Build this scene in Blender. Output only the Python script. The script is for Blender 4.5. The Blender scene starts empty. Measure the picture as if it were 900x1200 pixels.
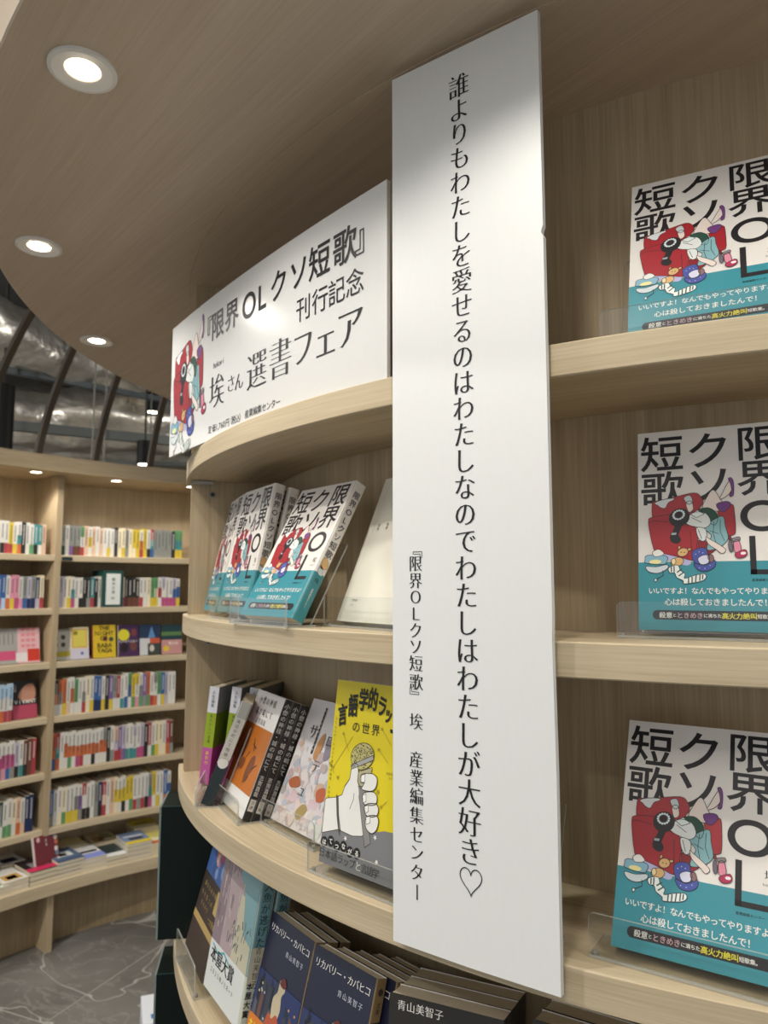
import bpy, math, random
from mathutils import Vector, Matrix, Euler
random.seed(7)
PI = math.pi
S = bpy.context.scene
EYE = 1.65
def rad(a): return math.radians(a)

# ------------------------------------------------------------ camera, world, exposure
cam = bpy.data.cameras.new('camera'); camo = bpy.data.objects.new('camera', cam); S.collection.objects.link(camo)
camo.location = (0, 0, EYE); camo.rotation_euler = (rad(90 + 5.904), 0, 0)
cam.sensor_fit = 'VERTICAL'; cam.sensor_height = 36; cam.sensor_width = 27
cam.lens = 858.0 / 1200 * 36; cam.clip_start = .02; cam.clip_end = 60
cam.dof.use_dof = True; cam.dof.focus_distance = .70; cam.dof.aperture_fstop = 10.0
S.camera = camo
w = bpy.data.worlds.new('world'); S.world = w; w.use_nodes = True
w.node_tree.nodes['Background'].inputs[0].default_value = (.93, .97, 1, 1)
w.node_tree.nodes['Background'].inputs[1].default_value = .66
S.view_settings.view_transform = 'Standard'; S.view_settings.look = 'None'
S.view_settings.exposure = 0.0; S.view_settings.gamma = 1.0; S.view_settings.use_curve_mapping = False
DOWN_W, FILL_W, FAR_W, SPOT_W = 4.6, 16.0, 6.0, 90.0   # watts: canopy downlights, added fill luminaires, far downlights, track spots

# ------------------------------------------------------------ materials
def lin(h):
    r = [int(h[i:i+2], 16) / 255 for i in (0, 2, 4)]
    return tuple(c / 12.92 if c < .04045 else ((c + .055) / 1.055) ** 2.4 for c in r)
MC = {}
def mat(h, rough=.5, metal=0., key='', spec=.5):
    k = (h, rough, metal, key)
    if k in MC: return MC[k]
    m = bpy.data.materials.new('paint_' + h); m.use_nodes = True
    b = m.node_tree.nodes['Principled BSDF']
    b.inputs['Base Color'].default_value = (*lin(h), 1); b.inputs['Roughness'].default_value = rough
    b.inputs['Metallic'].default_value = metal; b.inputs['Specular IOR Level'].default_value = spec
    # faint procedural tone variation
    t = m.node_tree; n = t.nodes.new('ShaderNodeTexNoise'); n.inputs['Scale'].default_value = 40
    mx = t.nodes.new('ShaderNodeMix'); mx.data_type = 'RGBA'; mx.blend_type = 'MULTIPLY'; mx.inputs[0].default_value = .035
    mx.inputs[6].default_value = (*lin(h), 1); t.links.new(n.outputs['Color'], mx.inputs[7]); t.links.new(mx.outputs[2], b.inputs['Base Color'])
    MC[k] = m; return m
def emit(h, s, key):
    m = bpy.data.materials.new(key); m.use_nodes = True; b = m.node_tree.nodes['Principled BSDF']
    b.inputs['Base Color'].default_value = (*lin(h), 1)
    b.inputs['Emission Color'].default_value = (*lin(h), 1); b.inputs['Emission Strength'].default_value = s
    return m
def wood(name, light, dark, k=1.0, rough=.5):
    """pale oak laminate; grain runs along the first UV axis, UVs are in metres"""
    m = bpy.data.materials.new(name); m.use_nodes = True; t = m.node_tree; N = t.nodes; L = t.links
    b = N['Principled BSDF']; b.inputs['Roughness'].default_value = rough; b.inputs['Specular IOR Level'].default_value = .35
    uv = N.new('ShaderNodeUVMap'); uv.uv_map = 'UVMap'
    def noise(sx, sy, det, off=0):
        mp = N.new('ShaderNodeMapping'); mp.inputs['Scale'].default_value = (sx, sy, 1); mp.inputs['Location'].default_value = (off, off * 1.7, 0)
        n = N.new('ShaderNodeTexNoise'); n.inputs['Scale'].default_value = 1; n.inputs['Detail'].default_value = det; n.inputs['Roughness'].default_value = .6
        L.new(uv.outputs[0], mp.inputs[0]); L.new(mp.outputs[0], n.inputs['Vector']); return n
    fine = noise(9 * k, 420 * k, 3); broad = noise(1.4 * k, 22 * k, 3, 3.1); cath = noise(3 * k, 90 * k, 2, 8.2)
    a1 = N.new('ShaderNodeMath'); a1.operation = 'MULTIPLY'; a1.inputs[1].default_value = .5; L.new(fine.outputs[0], a1.inputs[0])
    a2 = N.new('ShaderNodeMath'); a2.operation = 'MULTIPLY_ADD'; a2.inputs[1].default_value = .42; L.new(broad.outputs[0], a2.inputs[0]); L.new(a1.outputs[0], a2.inputs[2])
    a3 = N.new('ShaderNodeMath'); a3.operation = 'MULTIPLY_ADD'; a3.inputs[1].default_value = .35; L.new(cath.outputs[0], a3.inputs[0]); L.new(a2.outputs[0], a3.inputs[2])
    r = N.new('ShaderNodeValToRGB'); r.color_ramp.elements[0].position = .44; r.color_ramp.elements[0].color = (*lin(dark), 1)
    r.color_ramp.elements[1].position = .82; r.color_ramp.elements[1].color = (*lin(light), 1)
    L.new(a3.outputs[0], r.inputs[0]); L.new(r.outputs[0], b.inputs['Base Color'])
    bp = N.new('ShaderNodeBump'); bp.inputs['Strength'].default_value = .12; bp.inputs['Distance'].default_value = .0005
    L.new(fine.outputs[0], bp.inputs['Height']); L.new(bp.outputs[0], b.inputs['Normal'])
    return m
OAK = wood('oak_laminate', 'd1c0a2', 'af9d7e')
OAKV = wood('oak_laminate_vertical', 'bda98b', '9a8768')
OAKC = wood('oak_canopy', 'd0bfa9', 'bba892', .8)
DARKV = wood('kick_oak', 'a08c6c', '7d6a4e')

def acrylic(name, tint, edge=False):
    m = bpy.data.materials.new(name); m.use_nodes = True; t = m.node_tree; N = t.nodes; L = t.links
    N.remove(N['Principled BSDF']); out = N['Material Output']
    tr = N.new('ShaderNodeBsdfTransparent'); tr.inputs[0].default_value = tint
    g = N.new('ShaderNodeBsdfGlossy'); g.inputs['Roughness'].default_value = .04; g.inputs[0].default_value = (1, 1, 1, 1)
    mx = N.new('ShaderNodeMixShader')
    if edge:
        g2 = N.new('ShaderNodeBsdfPrincipled'); g2.inputs['Base Color'].default_value = (.62, .62, .58, 1); g2.inputs['Roughness'].default_value = .2
        mx.inputs[0].default_value = .5; L.new(tr.outputs[0], mx.inputs[1]); L.new(g2.outputs[0], mx.inputs[2])
    else:
        f = N.new('ShaderNodeLayerWeight'); f.inputs[0].default_value = .5
        pw = N.new('ShaderNodeMath'); pw.operation = 'POWER'; pw.inputs[1].default_value = 4; L.new(f.outputs['Facing'], pw.inputs[0])
        ma = N.new('ShaderNodeMath'); ma.operation = 'MULTIPLY_ADD'; ma.inputs[1].default_value = .7; ma.inputs[2].default_value = .04; L.new(pw.outputs[0], ma.inputs[0])
        L.new(ma.outputs[0], mx.inputs[0]); L.new(tr.outputs[0], mx.inputs[1]); L.new(g.outputs[0], mx.inputs[2])
    L.new(mx.outputs[0], out.inputs[0]); return m
ACR = acrylic('clear_acrylic', (.965, .97, .965, 1)); ACRE = acrylic('acrylic_edge', (.8, .82, .8, 1), True)

def foil(name):
    m = bpy.data.materials.new(name); m.use_nodes = True; t = m.node_tree; N = t.nodes; L = t.links; b = N['Principled BSDF']
    b.inputs['Metallic'].default_value = .85; b.inputs['Roughness'].default_value = .34
    tc = N.new('ShaderNodeTexCoord'); n = N.new('ShaderNodeTexNoise'); n.inputs['Scale'].default_value = 7; n.inputs['Detail'].default_value = 5
    L.new(tc.outputs['Object'], n.inputs['Vector'])
    r = N.new('ShaderNodeValToRGB'); r.color_ramp.elements[0].color = (.45, .42, .37, 1); r.color_ramp.elements[1].color = (.95, .9, .82, 1)
    L.new(n.outputs[0], r.inputs[0]); L.new(r.outputs[0], b.inputs['Base Color'])
    bp = N.new('ShaderNodeBump'); bp.inputs['Strength'].default_value = .9; bp.inputs['Distance'].default_value = .04
    L.new(n.outputs[0], bp.inputs['Height']); L.new(bp.outputs[0], b.inputs['Normal']); return m
FOIL = foil('foil_wrap')
def marble(name):
    m = bpy.data.materials.new(name); m.use_nodes = True; t = m.node_tree; N = t.nodes; L = t.links; b = N['Principled BSDF']
    b.inputs['Roughness'].default_value = .38
    g = N.new('ShaderNodeNewGeometry')
    n0 = N.new('ShaderNodeTexNoise'); n0.inputs['Scale'].default_value = 2.2; n0.inputs['Detail'].default_value = 6
    L.new(g.outputs['Position'], n0.inputs['Vector'])
    n1 = N.new('ShaderNodeTexNoise'); n1.inputs['Scale'].default_value = 1.1; n1.inputs['Detail'].default_value = 4; n1.inputs['Distortion'].default_value = 1.2
    L.new(g.outputs['Position'], n1.inputs['Vector'])
    s = N.new('ShaderNodeMath'); s.operation = 'SUBTRACT'; s.inputs[1].default_value = .5; L.new(n1.outputs[0], s.inputs[0])
    a = N.new('ShaderNodeMath'); a.operation = 'ABSOLUTE'; L.new(s.outputs[0], a.inputs[0])
    r = N.new('ShaderNodeValToRGB'); r.color_ramp.elements[0].position = 0; r.color_ramp.elements[0].color = (.30, .29, .27, 1)
    r.color_ramp.elements[1].position = .007; r.color_ramp.elements[1].color = (0, 0, 0, 1); L.new(a.outputs[0], r.inputs[0])
    r2 = N.new('ShaderNodeValToRGB'); r2.color_ramp.elements[0].position = .3; r2.color_ramp.elements[0].color = (.10, .095, .087, 1)
    r2.color_ramp.elements[1].position = .75; r2.color_ramp.elements[1].color = (.23, .22, .205, 1); L.new(n0.outputs[0], r2.inputs[0])
    n3 = N.new('ShaderNodeTexNoise'); n3.inputs['Scale'].default_value = 2.6; n3.inputs['Detail'].default_value = 5; n3.inputs['Distortion'].default_value = 2.2
    L.new(g.outputs['Position'], n3.inputs['Vector'])
    s3 = N.new('ShaderNodeMath'); s3.operation = 'SUBTRACT'; s3.inputs[1].default_value = .53; L.new(n3.outputs[0], s3.inputs[0])
    a3 = N.new('ShaderNodeMath'); a3.operation = 'ABSOLUTE'; L.new(s3.outputs[0], a3.inputs[0])
    r3 = N.new('ShaderNodeValToRGB'); r3.color_ramp.elements[0].position = 0; r3.color_ramp.elements[0].color = (.07, .067, .062, 1)
    r3.color_ramp.elements[1].position = .02; r3.color_ramp.elements[1].color = (0, 0, 0, 1); L.new(a3.outputs[0], r3.inputs[0])
    m3 = N.new('ShaderNodeMix'); m3.data_type = 'RGBA'; m3.blend_type = 'ADD'; m3.inputs[0].default_value = 1; L.new(r.outputs[0], m3.inputs[6]); L.new(r3.outputs[0], m3.inputs[7])
    mx = N.new('ShaderNodeMix'); mx.data_type = 'RGBA'; mx.blend_type = 'ADD'; mx.inputs[0].default_value = 1
    L.new(r2.outputs[0], mx.inputs[6]); L.new(m3.outputs[2], mx.inputs[7]); L.new(mx.outputs[2], b.inputs['Base Color']); return m
MARBLE = marble('grey_marble')
def pagemat():
    m = bpy.data.materials.new('page_block'); m.use_nodes = True; t = m.node_tree; N = t.nodes; L = t.links; b = N['Principled BSDF']
    b.inputs['Roughness'].default_value = .8
    tc = N.new('ShaderNodeTexCoord'); wv = N.new('ShaderNodeTexWave'); wv.bands_direction = 'Y'; wv.inputs['Scale'].default_value = 600
    L.new(tc.outputs['Object'], wv.inputs['Vector'])
    mx = N.new('ShaderNodeMix'); mx.data_type = 'RGBA'; mx.inputs[6].default_value = (*lin('cfc2a8'), 1); mx.inputs[7].default_value = (*lin('e4dac4'), 1)
    L.new(wv.outputs[0], mx.inputs[0]); L.new(mx.outputs[2], b.inputs['Base Color']); return m
PAGE = pagemat()

# ------------------------------------------------------------ mesh builder
class MB:
    def __init__(s): s.v = []; s.f = []; s.m = []; s.uv = []; s.ms = []; s.sm = []
    def mi(s, m):
        if m not in s.ms: s.ms.append(m)
        return s.ms.index(m)
    def poly(s, pts, m, uv=None, smooth=False):
        b = len(s.v); s.v += [tuple(p) for p in pts]; s.f.append(tuple(range(b, b + len(pts)))); s.m.append(s.mi(m)); s.sm.append(smooth)
        s.uv += list(uv) if uv else [(0, 0)] * len(pts)
    def mesh(s, verts, faces, m, smooth=False):
        b = len(s.v); s.v += [tuple(p) for p in verts]; k = s.mi(m)
        for f in faces: s.f.append(tuple(b + i for i in f)); s.m.append(k); s.sm.append(smooth); s.uv += [(0, 0)] * len(f)
    def box(s, x0, x1, y0, y1, z0, z1, m, grain='x', M=None, face=None):
        P = [Vector(p) for p in [(x0,y0,z0),(x1,y0,z0),(x1,y1,z0),(x0,y1,z0),(x0,y0,z1),(x1,y0,z1),(x1,y1,z1),(x0,y1,z1)]]
        F = {'bottom':(3,2,1,0),'top':(4,5,6,7),'front':(0,1,5,4),'right':(1,2,6,5),'back':(2,3,7,6),'left':(3,0,4,7)}
        gi = 'xyz'.index(grain)
        for k, f in F.items():
            ax = {'bottom':2,'top':2,'front':1,'back':1,'right':0,'left':0}[k]
            ot = [i for i in range(3) if i != ax]
            if gi in ot: u = gi; v = [i for i in ot if i != gi][0]
            else: u, v = ot
            mm = face.get(k, m) if face else m
            if mm is None: continue
            s.poly([(M @ P[i]) if M else P[i] for i in f], mm, [(P[i][u], P[i][v] + .37 * ax) for i in f])
    def revolve(s, prof, cx, cy, a0, a1, m, step=1.0, grain='h', caps=True, closed=True, uv0=0.):
        """prof: list of (r, z) or (r, z, material); swept from angle a0 to a1 (degrees)"""
        n = max(2, int(math.ceil(abs(a1 - a0) / step))); A = [rad(a0 + (a1 - a0) * i / n) for i in range(n + 1)]
        K = len(prof); cum = [0]
        for i in range(K):
            p, q = prof[i], prof[(i + 1) % K]; cum.append(cum[-1] + math.hypot(q[0] - p[0], q[1] - p[1]))
        rm = max(p[0] for p in prof)
        for i in range(K if closed else K - 1):
            p, q = prof[i], prof[(i + 1) % K]; mm = p[2] if len(p) > 2 else m
            for j in range(n):
                a, b = A[j], A[j + 1]
                pts = [(cx + p[0]*math.cos(a), cy + p[0]*math.sin(a), p[1]), (cx + p[0]*math.cos(b), cy + p[0]*math.sin(b), p[1]),
                       (cx + q[0]*math.cos(b), cy + q[0]*math.sin(b), q[1]), (cx + q[0]*math.cos(a), cy + q[0]*math.sin(a), q[1])]
                if grain == 'h': uv = [(a*rm + uv0, cum[i]), (b*rm + uv0, cum[i]), (b*rm + uv0, cum[i+1]), (a*rm + uv0, cum[i+1])]
                elif grain == 'v': uv = [(cum[i], a*rm), (cum[i], b*rm), (cum[i+1], b*rm), (cum[i+1], a*rm)]
                else:
                    g = rad(grain); c, d = math.cos(g), math.sin(g)
                    uv = [(x*c + y*d, -x*d + y*c) for x, y, z in pts]
                s.poly(pts, mm, uv)
        if caps and closed:
            for a in (A[0], A[-1]):
                pts = [(cx + p[0]*math.cos(a), cy + p[0]*math.sin(a), p[1]) for p in prof]
                s.poly(pts, prof[0][2] if len(prof[0]) > 2 else m, [(p[1], p[0]) if grain == 'v' else (p[0], p[1]) for p in prof])
    def tube(s, pts, r, m, n=10, caps=True):
        pts = [Vector(p) for p in pts]; rings = []
        up = Vector((0, 0, 1)) if abs((pts[1] - pts[0]).normalized().z) < .9 else Vector((1, 0, 0))
        for i, p in enumerate(pts):
            d = (pts[min(i+1, len(pts)-1)] - pts[max(i-1, 0)]).normalized()
            a = d.cross(up).normalized(); b = d.cross(a).normalized(); rr = r[i] if isinstance(r, (list, tuple)) else r
            rings.append([p + rr * (a*math.cos(2*PI*k/n) + b*math.sin(2*PI*k/n)) for k in range(n)])
        V = [q for R in rings for q in R]; F = []
        for i in range(len(pts) - 1):
            for k in range(n): F.append((i*n+k, i*n+(k+1) % n, (i+1)*n+(k+1) % n, (i+1)*n+k))
        if caps: F += [tuple(range(n))[::-1], tuple((len(pts)-1)*n + k for k in range(n))]
        s.mesh(V, F, m, smooth=False)
    def data(s, name):
        me = bpy.data.meshes.new(name); me.from_pydata(s.v, [], s.f)
        for m in s.ms: me.materials.append(m)
        me.polygons.foreach_set('material_index', s.m); me.polygons.foreach_set('use_smooth', s.sm)
        uvl = me.uv_layers.new(name='UVMap'); uvl.data.foreach_set('uv', [c for p in s.uv for c in p])
        me.update(); return me
    def build(s, name, parent=None, loc=None, rot=None):
        o = bpy.data.objects.new(name, s.data(name)); S.collection.objects.link(o)
        if parent: o.parent = parent
        if loc: o.location = loc
        if rot: o.rotation_euler = rot
        return o
def tag(o, label=None, cat=None, group=None, kind=None):
    if label: o['label'] = label
    if cat: o['category'] = cat
    if group: o['group'] = group
    if kind: o['kind'] = kind
    return o
def thing(name, label, cat, loc=(0, 0, 0), rot=(0, 0, 0), group=None):
    o = bpy.data.objects.new(name, None); S.collection.objects.link(o); o.empty_display_size = .05
    o.location = loc; o.rotation_euler = rot; return tag(o, label, cat, group)
def dup(o, loc, rot, label, group=None):
    r = o.copy(); S.collection.objects.link(r); r.location = loc; r.rotation_euler = rot; r['label'] = label
    if group: r['group'] = group
    for ch in o.children:
        c = ch.copy(); S.collection.objects.link(c); c.parent = r
        for g in ch.children:
            d = g.copy(); S.collection.objects.link(d); d.parent = c
    return r

# ------------------------------------------------------------ lettering (Blender's own bundled font)
GC = {}
def glyph(ch, bold=0., serif=0.):
    """triangulated outline of one character, em = 1, centred in its em box"""
    k = (ch, bold, serif)
    if k in GC: return GC[k]
    cu = bpy.data.curves.new('glyph', 'FONT'); cu.body = ch; cu.size = 1; cu.resolution_u = 3 if ord(ch) > 0x2000 else 8
    o = bpy.data.objects.new('glyph', cu); me = o.to_mesh()
    V = [[v.co.x, v.co.y] for v in me.vertices]; F = [tuple(p.vertices) for p in me.polygons]
    o.to_mesh_clear(); bpy.data.objects.remove(o); bpy.data.curves.remove(cu)
    gx, gy = bold + .013 * serif, bold - .017 * serif   # Mincho-like type: upright strokes swell, level strokes thin out
    if (gx or gy) and V:
        cnt = {}
        for f in F:
            for i in range(len(f)):
                a, b = f[i], f[(i + 1) % len(f)]; cnt.setdefault((min(a, b), max(a, b)), []).append((a, b))
        nx = [[] for _ in V]
        for kk, e in cnt.items():
            if len(e) != 1: continue
            a, b = e[0]; dx, dy = V[b][0] - V[a][0], V[b][1] - V[a][1]; l = math.hypot(dx, dy) or 1
            for q in (a, b): nx[q].append((dy / l, -dx / l))
        for q in range(len(V)):
            if len(nx[q]) < 2: continue
            sx_, sy_ = nx[q][0][0] + nx[q][1][0], nx[q][0][1] + nx[q][1][1]; l = math.hypot(sx_, sy_)
            if l < .3: continue
            m = min(2 / l, 1.6); V[q][0] += sx_ / l * m * gx; V[q][1] += sy_ / l * m * gy
    full = ord(ch) > 0x2000
    if V and not full:
        xs = [p[0] for p in V]; c = (min(xs) + max(xs)) / 2
    else: c = .5
    V = [(x - c, y - .37) for x, y in V]; GC[k] = (V, F); return GC[k]
ROT = set('ー『』（）「」〜…')
def put(mb, ch, x, y, em, m, to3, lay, bold=0., serif=0., sx=1., sy=1., vert=False, rot=0.):
    V, F = glyph(ch, bold, serif)
    if vert and ch in ROT: V = [(q, -p) for p, q in V]
    if rot: c, s_ = math.cos(rot), math.sin(rot); V = [(p*c - q*s_, p*s_ + q*c) for p, q in V]
    mb.mesh([to3(x + p * em * sx, y + q * em * sy, lay) for p, q in V], F, m)
def row(mb, txt, x, y, em, m, to3, lay, step=None, vert=False, **k):
    """text centred glyph by glyph; vertical text runs down"""
    step = step or em
    for i, ch in enumerate(txt):
        if ch in ' 　': continue
        put(mb, ch, x if vert else x + i * step, y - i * step if vert else y, em, m, to3, lay, vert=vert, **k)
def shape(mb, pts, m, to3, lay, outline=None, ow=.0003):
    mb.poly([to3(x, y, lay) for x, y in pts], m)
    if outline: stroke(mb, pts + [pts[0]], ow, outline, to3, lay + .5)
def stroke(mb, pts, wd, m, to3, lay):
    for a, b in zip(pts, pts[1:]):
        dx, dy = b[0]-a[0], b[1]-a[1]; l = math.hypot(dx, dy)
        if l < 1e-9: continue
        nx, ny = -dy/l*wd/2, dx/l*wd/2; ex, ey = dx/l*wd*.3, dy/l*wd*.3
        mb.poly([to3(x, y, lay) for x, y in [(a[0]+nx-ex, a[1]+ny-ey), (a[0]-nx-ex, a[1]-ny-ey), (b[0]-nx+ex, b[1]-ny+ey), (b[0]+nx+ex, b[1]+ny+ey)]], m)
def smooth(pts, n=4):
    out = []; K = len(pts)
    for i in range(K):
        p0, p1, p2, p3 = pts[i-1], pts[i], pts[(i+1) % K], pts[(i+2) % K]
        for j in range(n):
            t = j / n; out.append(tuple(.5*((2*p1[d]) + (-p0[d]+p2[d])*t + (2*p0[d]-5*p1[d]+4*p2[d]-p3[d])*t*t + (-p0[d]+3*p1[d]-3*p2[d]+p3[d])*t**3) for d in (0, 1)))
    return out
def disc(x, y, rx, ry=None, n=18, a=0):
    ry = ry or rx; return [(x + rx*math.cos(2*PI*i/n)*math.cos(a) - ry*math.sin(2*PI*i/n)*math.sin(a), y + rx*math.cos(2*PI*i/n)*math.sin(a) + ry*math.sin(2*PI*i/n)*math.cos(a)) for i in range(n)]

# ------------------------------------------------------------ the setting
TX, TY, TR = .697, 1.5575, 1.082          # centre and radius of the round bookcase
FX, FY, FR = .165, 1.941, 2.40            # centre and radius of the curved wall bookcase
def struct(mb, name): return tag(mb.build(name), kind='structure')
def pol(cx, cy, r, a, z=0): return (cx + r*math.cos(rad(a)), cy + r*math.sin(rad(a)), z)

fl = MB(); fl.box(-6, 6, -4, 8, -.06, -.0015, mat('a8a499', .7)); floor = struct(fl, 'floor')
tb = MB(); tz = .8; g = .0035
tb.box(g, tz-g, g, tz-g, -.0012, 0, MARBLE)
tm = tb.data('tile'); A0 = rad(67.2); ox, oy = -1.294, 2.975
for i in range(-8, 9):
    for j in range(-8, 9):
        x = ox + (i*tz)*math.cos(A0) - (j*tz)*math.sin(A0); y = oy + (i*tz)*math.sin(A0) + (j*tz)*math.cos(A0)
        cxx = x + .4*(math.cos(A0) - math.sin(A0)); cyy = y + .4*(math.sin(A0) + math.cos(A0))
        if abs(cxx) > 5.3 or not -3.3 < cyy < 7.3: continue
        o = bpy.data.objects.new('tile', tm); S.collection.objects.link(o); o.parent = floor; o.location = (x, y, 0); o.rotation_euler = (0, 0, A0)
CE = 4.3
b = MB(); b.box(-6, 6, -4, 8, CE, CE+.06, mat('3a3835', .9)); struct(b, 'ceiling')
wm = mat('7d756a', .9)
for nm, a in {'wall_back': (-6, 6, 8, 8.06)}.items():
    b = MB(); b.box(a[0], a[1], a[2], a[3], 0, CE, mat('4a443c', .9) if nm == 'wall_back' else wm); struct(b, nm)

# ------------------------------------------------------------ lights
def spotlight(name, parent, loc, watts, ang=120, blend=.6, size=.02, col=(1, .96, .88), rot=(0, 0, 0)):
    l = bpy.data.lights.new(name, 'SPOT'); l.energy = watts; l.spot_size = rad(ang); l.spot_blend = blend; l.shadow_soft_size = size; l.color = col
    o = bpy.data.objects.new(name, l); S.collection.objects.link(o); o.parent = parent; o.location = loc; o.rotation_euler = rot; return o
ringm = mat('e6e4de', .35); GLOW = emit('fff3dc', 14., 'lamp_glow')
def ring_mesh(R, r):
    b = MB(); b.revolve([(R, 0), (R, -.003), (R-.004, -.004), (r+.002, -.0015), (r, .0)], 0, 0, 0, 360, ringm, step=12, caps=False); return b
def downlight(loc, label, R, r, watts, group, **k):
    t = thing('downlight', label, 'light', loc, group=group)
    ring_mesh(R, r).build('trim_ring', t)
    b = MB(); n = 24; b.poly([(r*.98*math.cos(2*PI*i/n), r*.98*math.sin(2*PI*i/n), -.0012) for i in range(n)][::-1], GLOW); b.build('lens', t)
    spotlight('lamp', t, (0, 0, -.008), watts, **k); return t

# ------------------------------------------------------------ the round bookcase
tower = thing('round_bookcase', 'pale oak round display bookcase with curved shelves under a wide canopy', 'bookcase', (TX, TY, 0))
def ch(a): return .0012
def shelf_board(z, a0=-64, a1=-166.6, name='shelf_board', parent=None, uv0=0):
    b = MB(); c = .0012
    b.revolve([(.921, z-.03), (TR-c, z-.03), (TR, z-.03+c), (TR, z-c), (TR-c, z), (.921, z)], 0, 0, a0, a1, OAK, step=1, uv0=uv0)
    return b.build(name, parent or tower)
LV = {'A': EYE+.213, 'B': EYE-.045, 'C': EYE-.303, 'D': EYE-.562, 'E': EYE-.82, 'F': EYE-1.078, 'G': EYE-1.33}
for i, (k, z) in enumerate(LV.items()):
    shelf_board(z, uv0=i*1.9)
SOF = EYE + .533
b = MB(); b.revolve([(.90, 0), (.92, 0), (.92, SOF), (.90, SOF)], 0, 0, -60, -262, OAKV, step=1, grain='v'); b.build('back_panel', tower)
def upright(a0, a1, zb=.1, name='upright'):
    b = MB()
    b.revolve([(.9205, zb), (1.072, zb), (1.074, zb+.002), (1.074, SOF), (.9205, SOF)], 0, 0, a0, a1, OAKV, step=1, grain='v')
    return b.build(name, tower)
upright(-163.3, -166.5, LV['C']); upright(-98, -95.5)
b = MB(); b.revolve([(.9, 0), (1.05, 0), (1.05, .1), (.9, .1)], 0, 0, -64, -166.5, OAK); b.build('plinth', tower)
# canopy: wide outer ring of boards with a joint above the shelf edge
cn = MB(); cn.revolve([(1.086, SOF), (1.392, SOF), (1.394, SOF+.002), (1.394, SOF+.09), (1.086, SOF+.09)], 0, 0, 0, 360, OAKC, step=1.5, grain=-49, caps=False)
cn.build('canopy', tower)
cn = MB(); cn.revolve([(.90, SOF-.0008), (1.0856, SOF-.0008), (1.0856, SOF+.09), (.90, SOF+.09)], 0, 0, 0, 360, OAKC, step=1.5, grain=-52, caps=False)
cn.build('canopy_inner_ring', tower)
for (z, a) in ((LV['A']-.055, -164.2), (LV['B']-.04, -164.2)):
    pass
# shelf pins on the upright's inner face and a clear clip under the top shelf
ua = -163.3; un = Vector((math.sin(rad(ua)), -math.cos(rad(ua)), 0)) * -1
rdir = Vector((math.cos(rad(ua)), math.sin(rad(ua)), 0)); fn = Vector((-rdir.y, rdir.x, 0))
if fn.y > 0: fn = -fn
for z in (LV['A']-.053, LV['B']-.046, LV['C']+.018):
    b = MB(); c = rdir*1.038 + Vector((0, 0, z))
    b.tube([c - fn*.002, c + fn*.004], .0055, mat('8a8882', .3, .8), 14); b.tube([c + fn*.0035, c + fn*.0045], .0035, mat('1a1815', .5), 12)
    b.build('shelf_pin', tower)
b = MB(); c = rdir*1.06 + Vector((0, 0, LV['A']-.036))
M = Matrix.Translation(c) @ Matrix.Rotation(rad(15), 4, 'Z')
b.box(-.012, .022, -.018, -.004, -.0015, .004, ACRE, M=M); b.build('clear_shelf_clip', tower)

for i, (a, lb) in enumerate([(-139.8, 'largest bright downlight in the canopy underside, top left'), (-159.7, 'second round downlight along the canopy edge'),
        (-179.3, 'small downlight in the canopy nearest the arched ribs'), (-120.1, 'downlight in the canopy straight above the white banner'),
        (-100.4, 'downlight in the canopy above the right-hand book copies'), (-80.7, 'downlight in the canopy beyond the right-hand shelves'),
        (-61, 'last downlight of the canopy on the far right'), (161, 'downlight on the hidden far side of the canopy')]):
    downlight(pol(TX, TY, 1.32, a, SOF), lb, .034, .0165, DOWN_W, 'downlights in the canopy of the round bookcase', ang=146, blend=.45, size=.016)

# ------------------------------------------------------------ the curved wall bookcase far behind
wall = thing('wall_bookcase', 'long curved oak wall bookcase filled with rows of books', 'bookcase', (FX, FY, 0))
FZ = [EYE + .159 - .258*k for k in range(6)]
F0, F1, DIV = 108, 164, 137.05
b = MB(); b.revolve([(2.67, 0), (2.69, 0), (2.69, EYE+.55), (2.67, EYE+.55)], 0, 0, F0, F1, OAKV, grain='v'); b.build('back_panel', wall)
DV = [F0+.35, 116.6, DIV, 157.5]
for bi in range(3):
    for k, z in enumerate(FZ):
        b = MB(); c = .0015
        b.revolve([(FR, z-.03+c), (FR, z-c), (FR+c, z), (2.669, z), (2.669, z-.03), (FR+c, z-.03)], 0, 0, DV[bi]+.36, DV[bi+1]-.36, OAK, uv0=k*2.1+bi)
        b.build('shelf_board', wall)
for a in DV:
    b = MB(); b.revolve([(FR-.002, EYE-1.161), (FR-.002, EYE+.55), (2.669, EYE+.55), (2.669, EYE-1.161)], 0, 0, a-.355, a+.355, OAKV, grain='v'); b.build('divider', wall)
    b = MB(); b.revolve([(2.31, 0), (2.31, EYE-1.39), (2.669, EYE-1.39), (2.669, 0)], 0, 0, a-.355, a+.355, OAKV, grain='v'); b.build('leg_panel', wall)
b = MB(); b.revolve([(2.285, EYE+.551), (2.285, EYE+.625), (2.7, EYE+.625), (2.7, EYE+.551)], 0, 0, F0, F1, OAKV, grain='h'); b.build('cornice', wall)
LEDGE = EYE - 1.335
b = MB(); b.revolve([(2.278, LEDGE-.055), (2.278, LEDGE-.0015), (2.28, LEDGE), (2.669, LEDGE), (2.669, LEDGE-.055)], 0, 0, F0, F1, OAK); b.build('display_ledge', wall)
b = MB(); b.revolve([(2.42, 0), (2.42, LEDGE-.055), (2.44, LEDGE-.055), (2.44, 0)], 0, 0, F0, F1, DARKV, grain='v'); b.build('kick_panel', wall)
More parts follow.
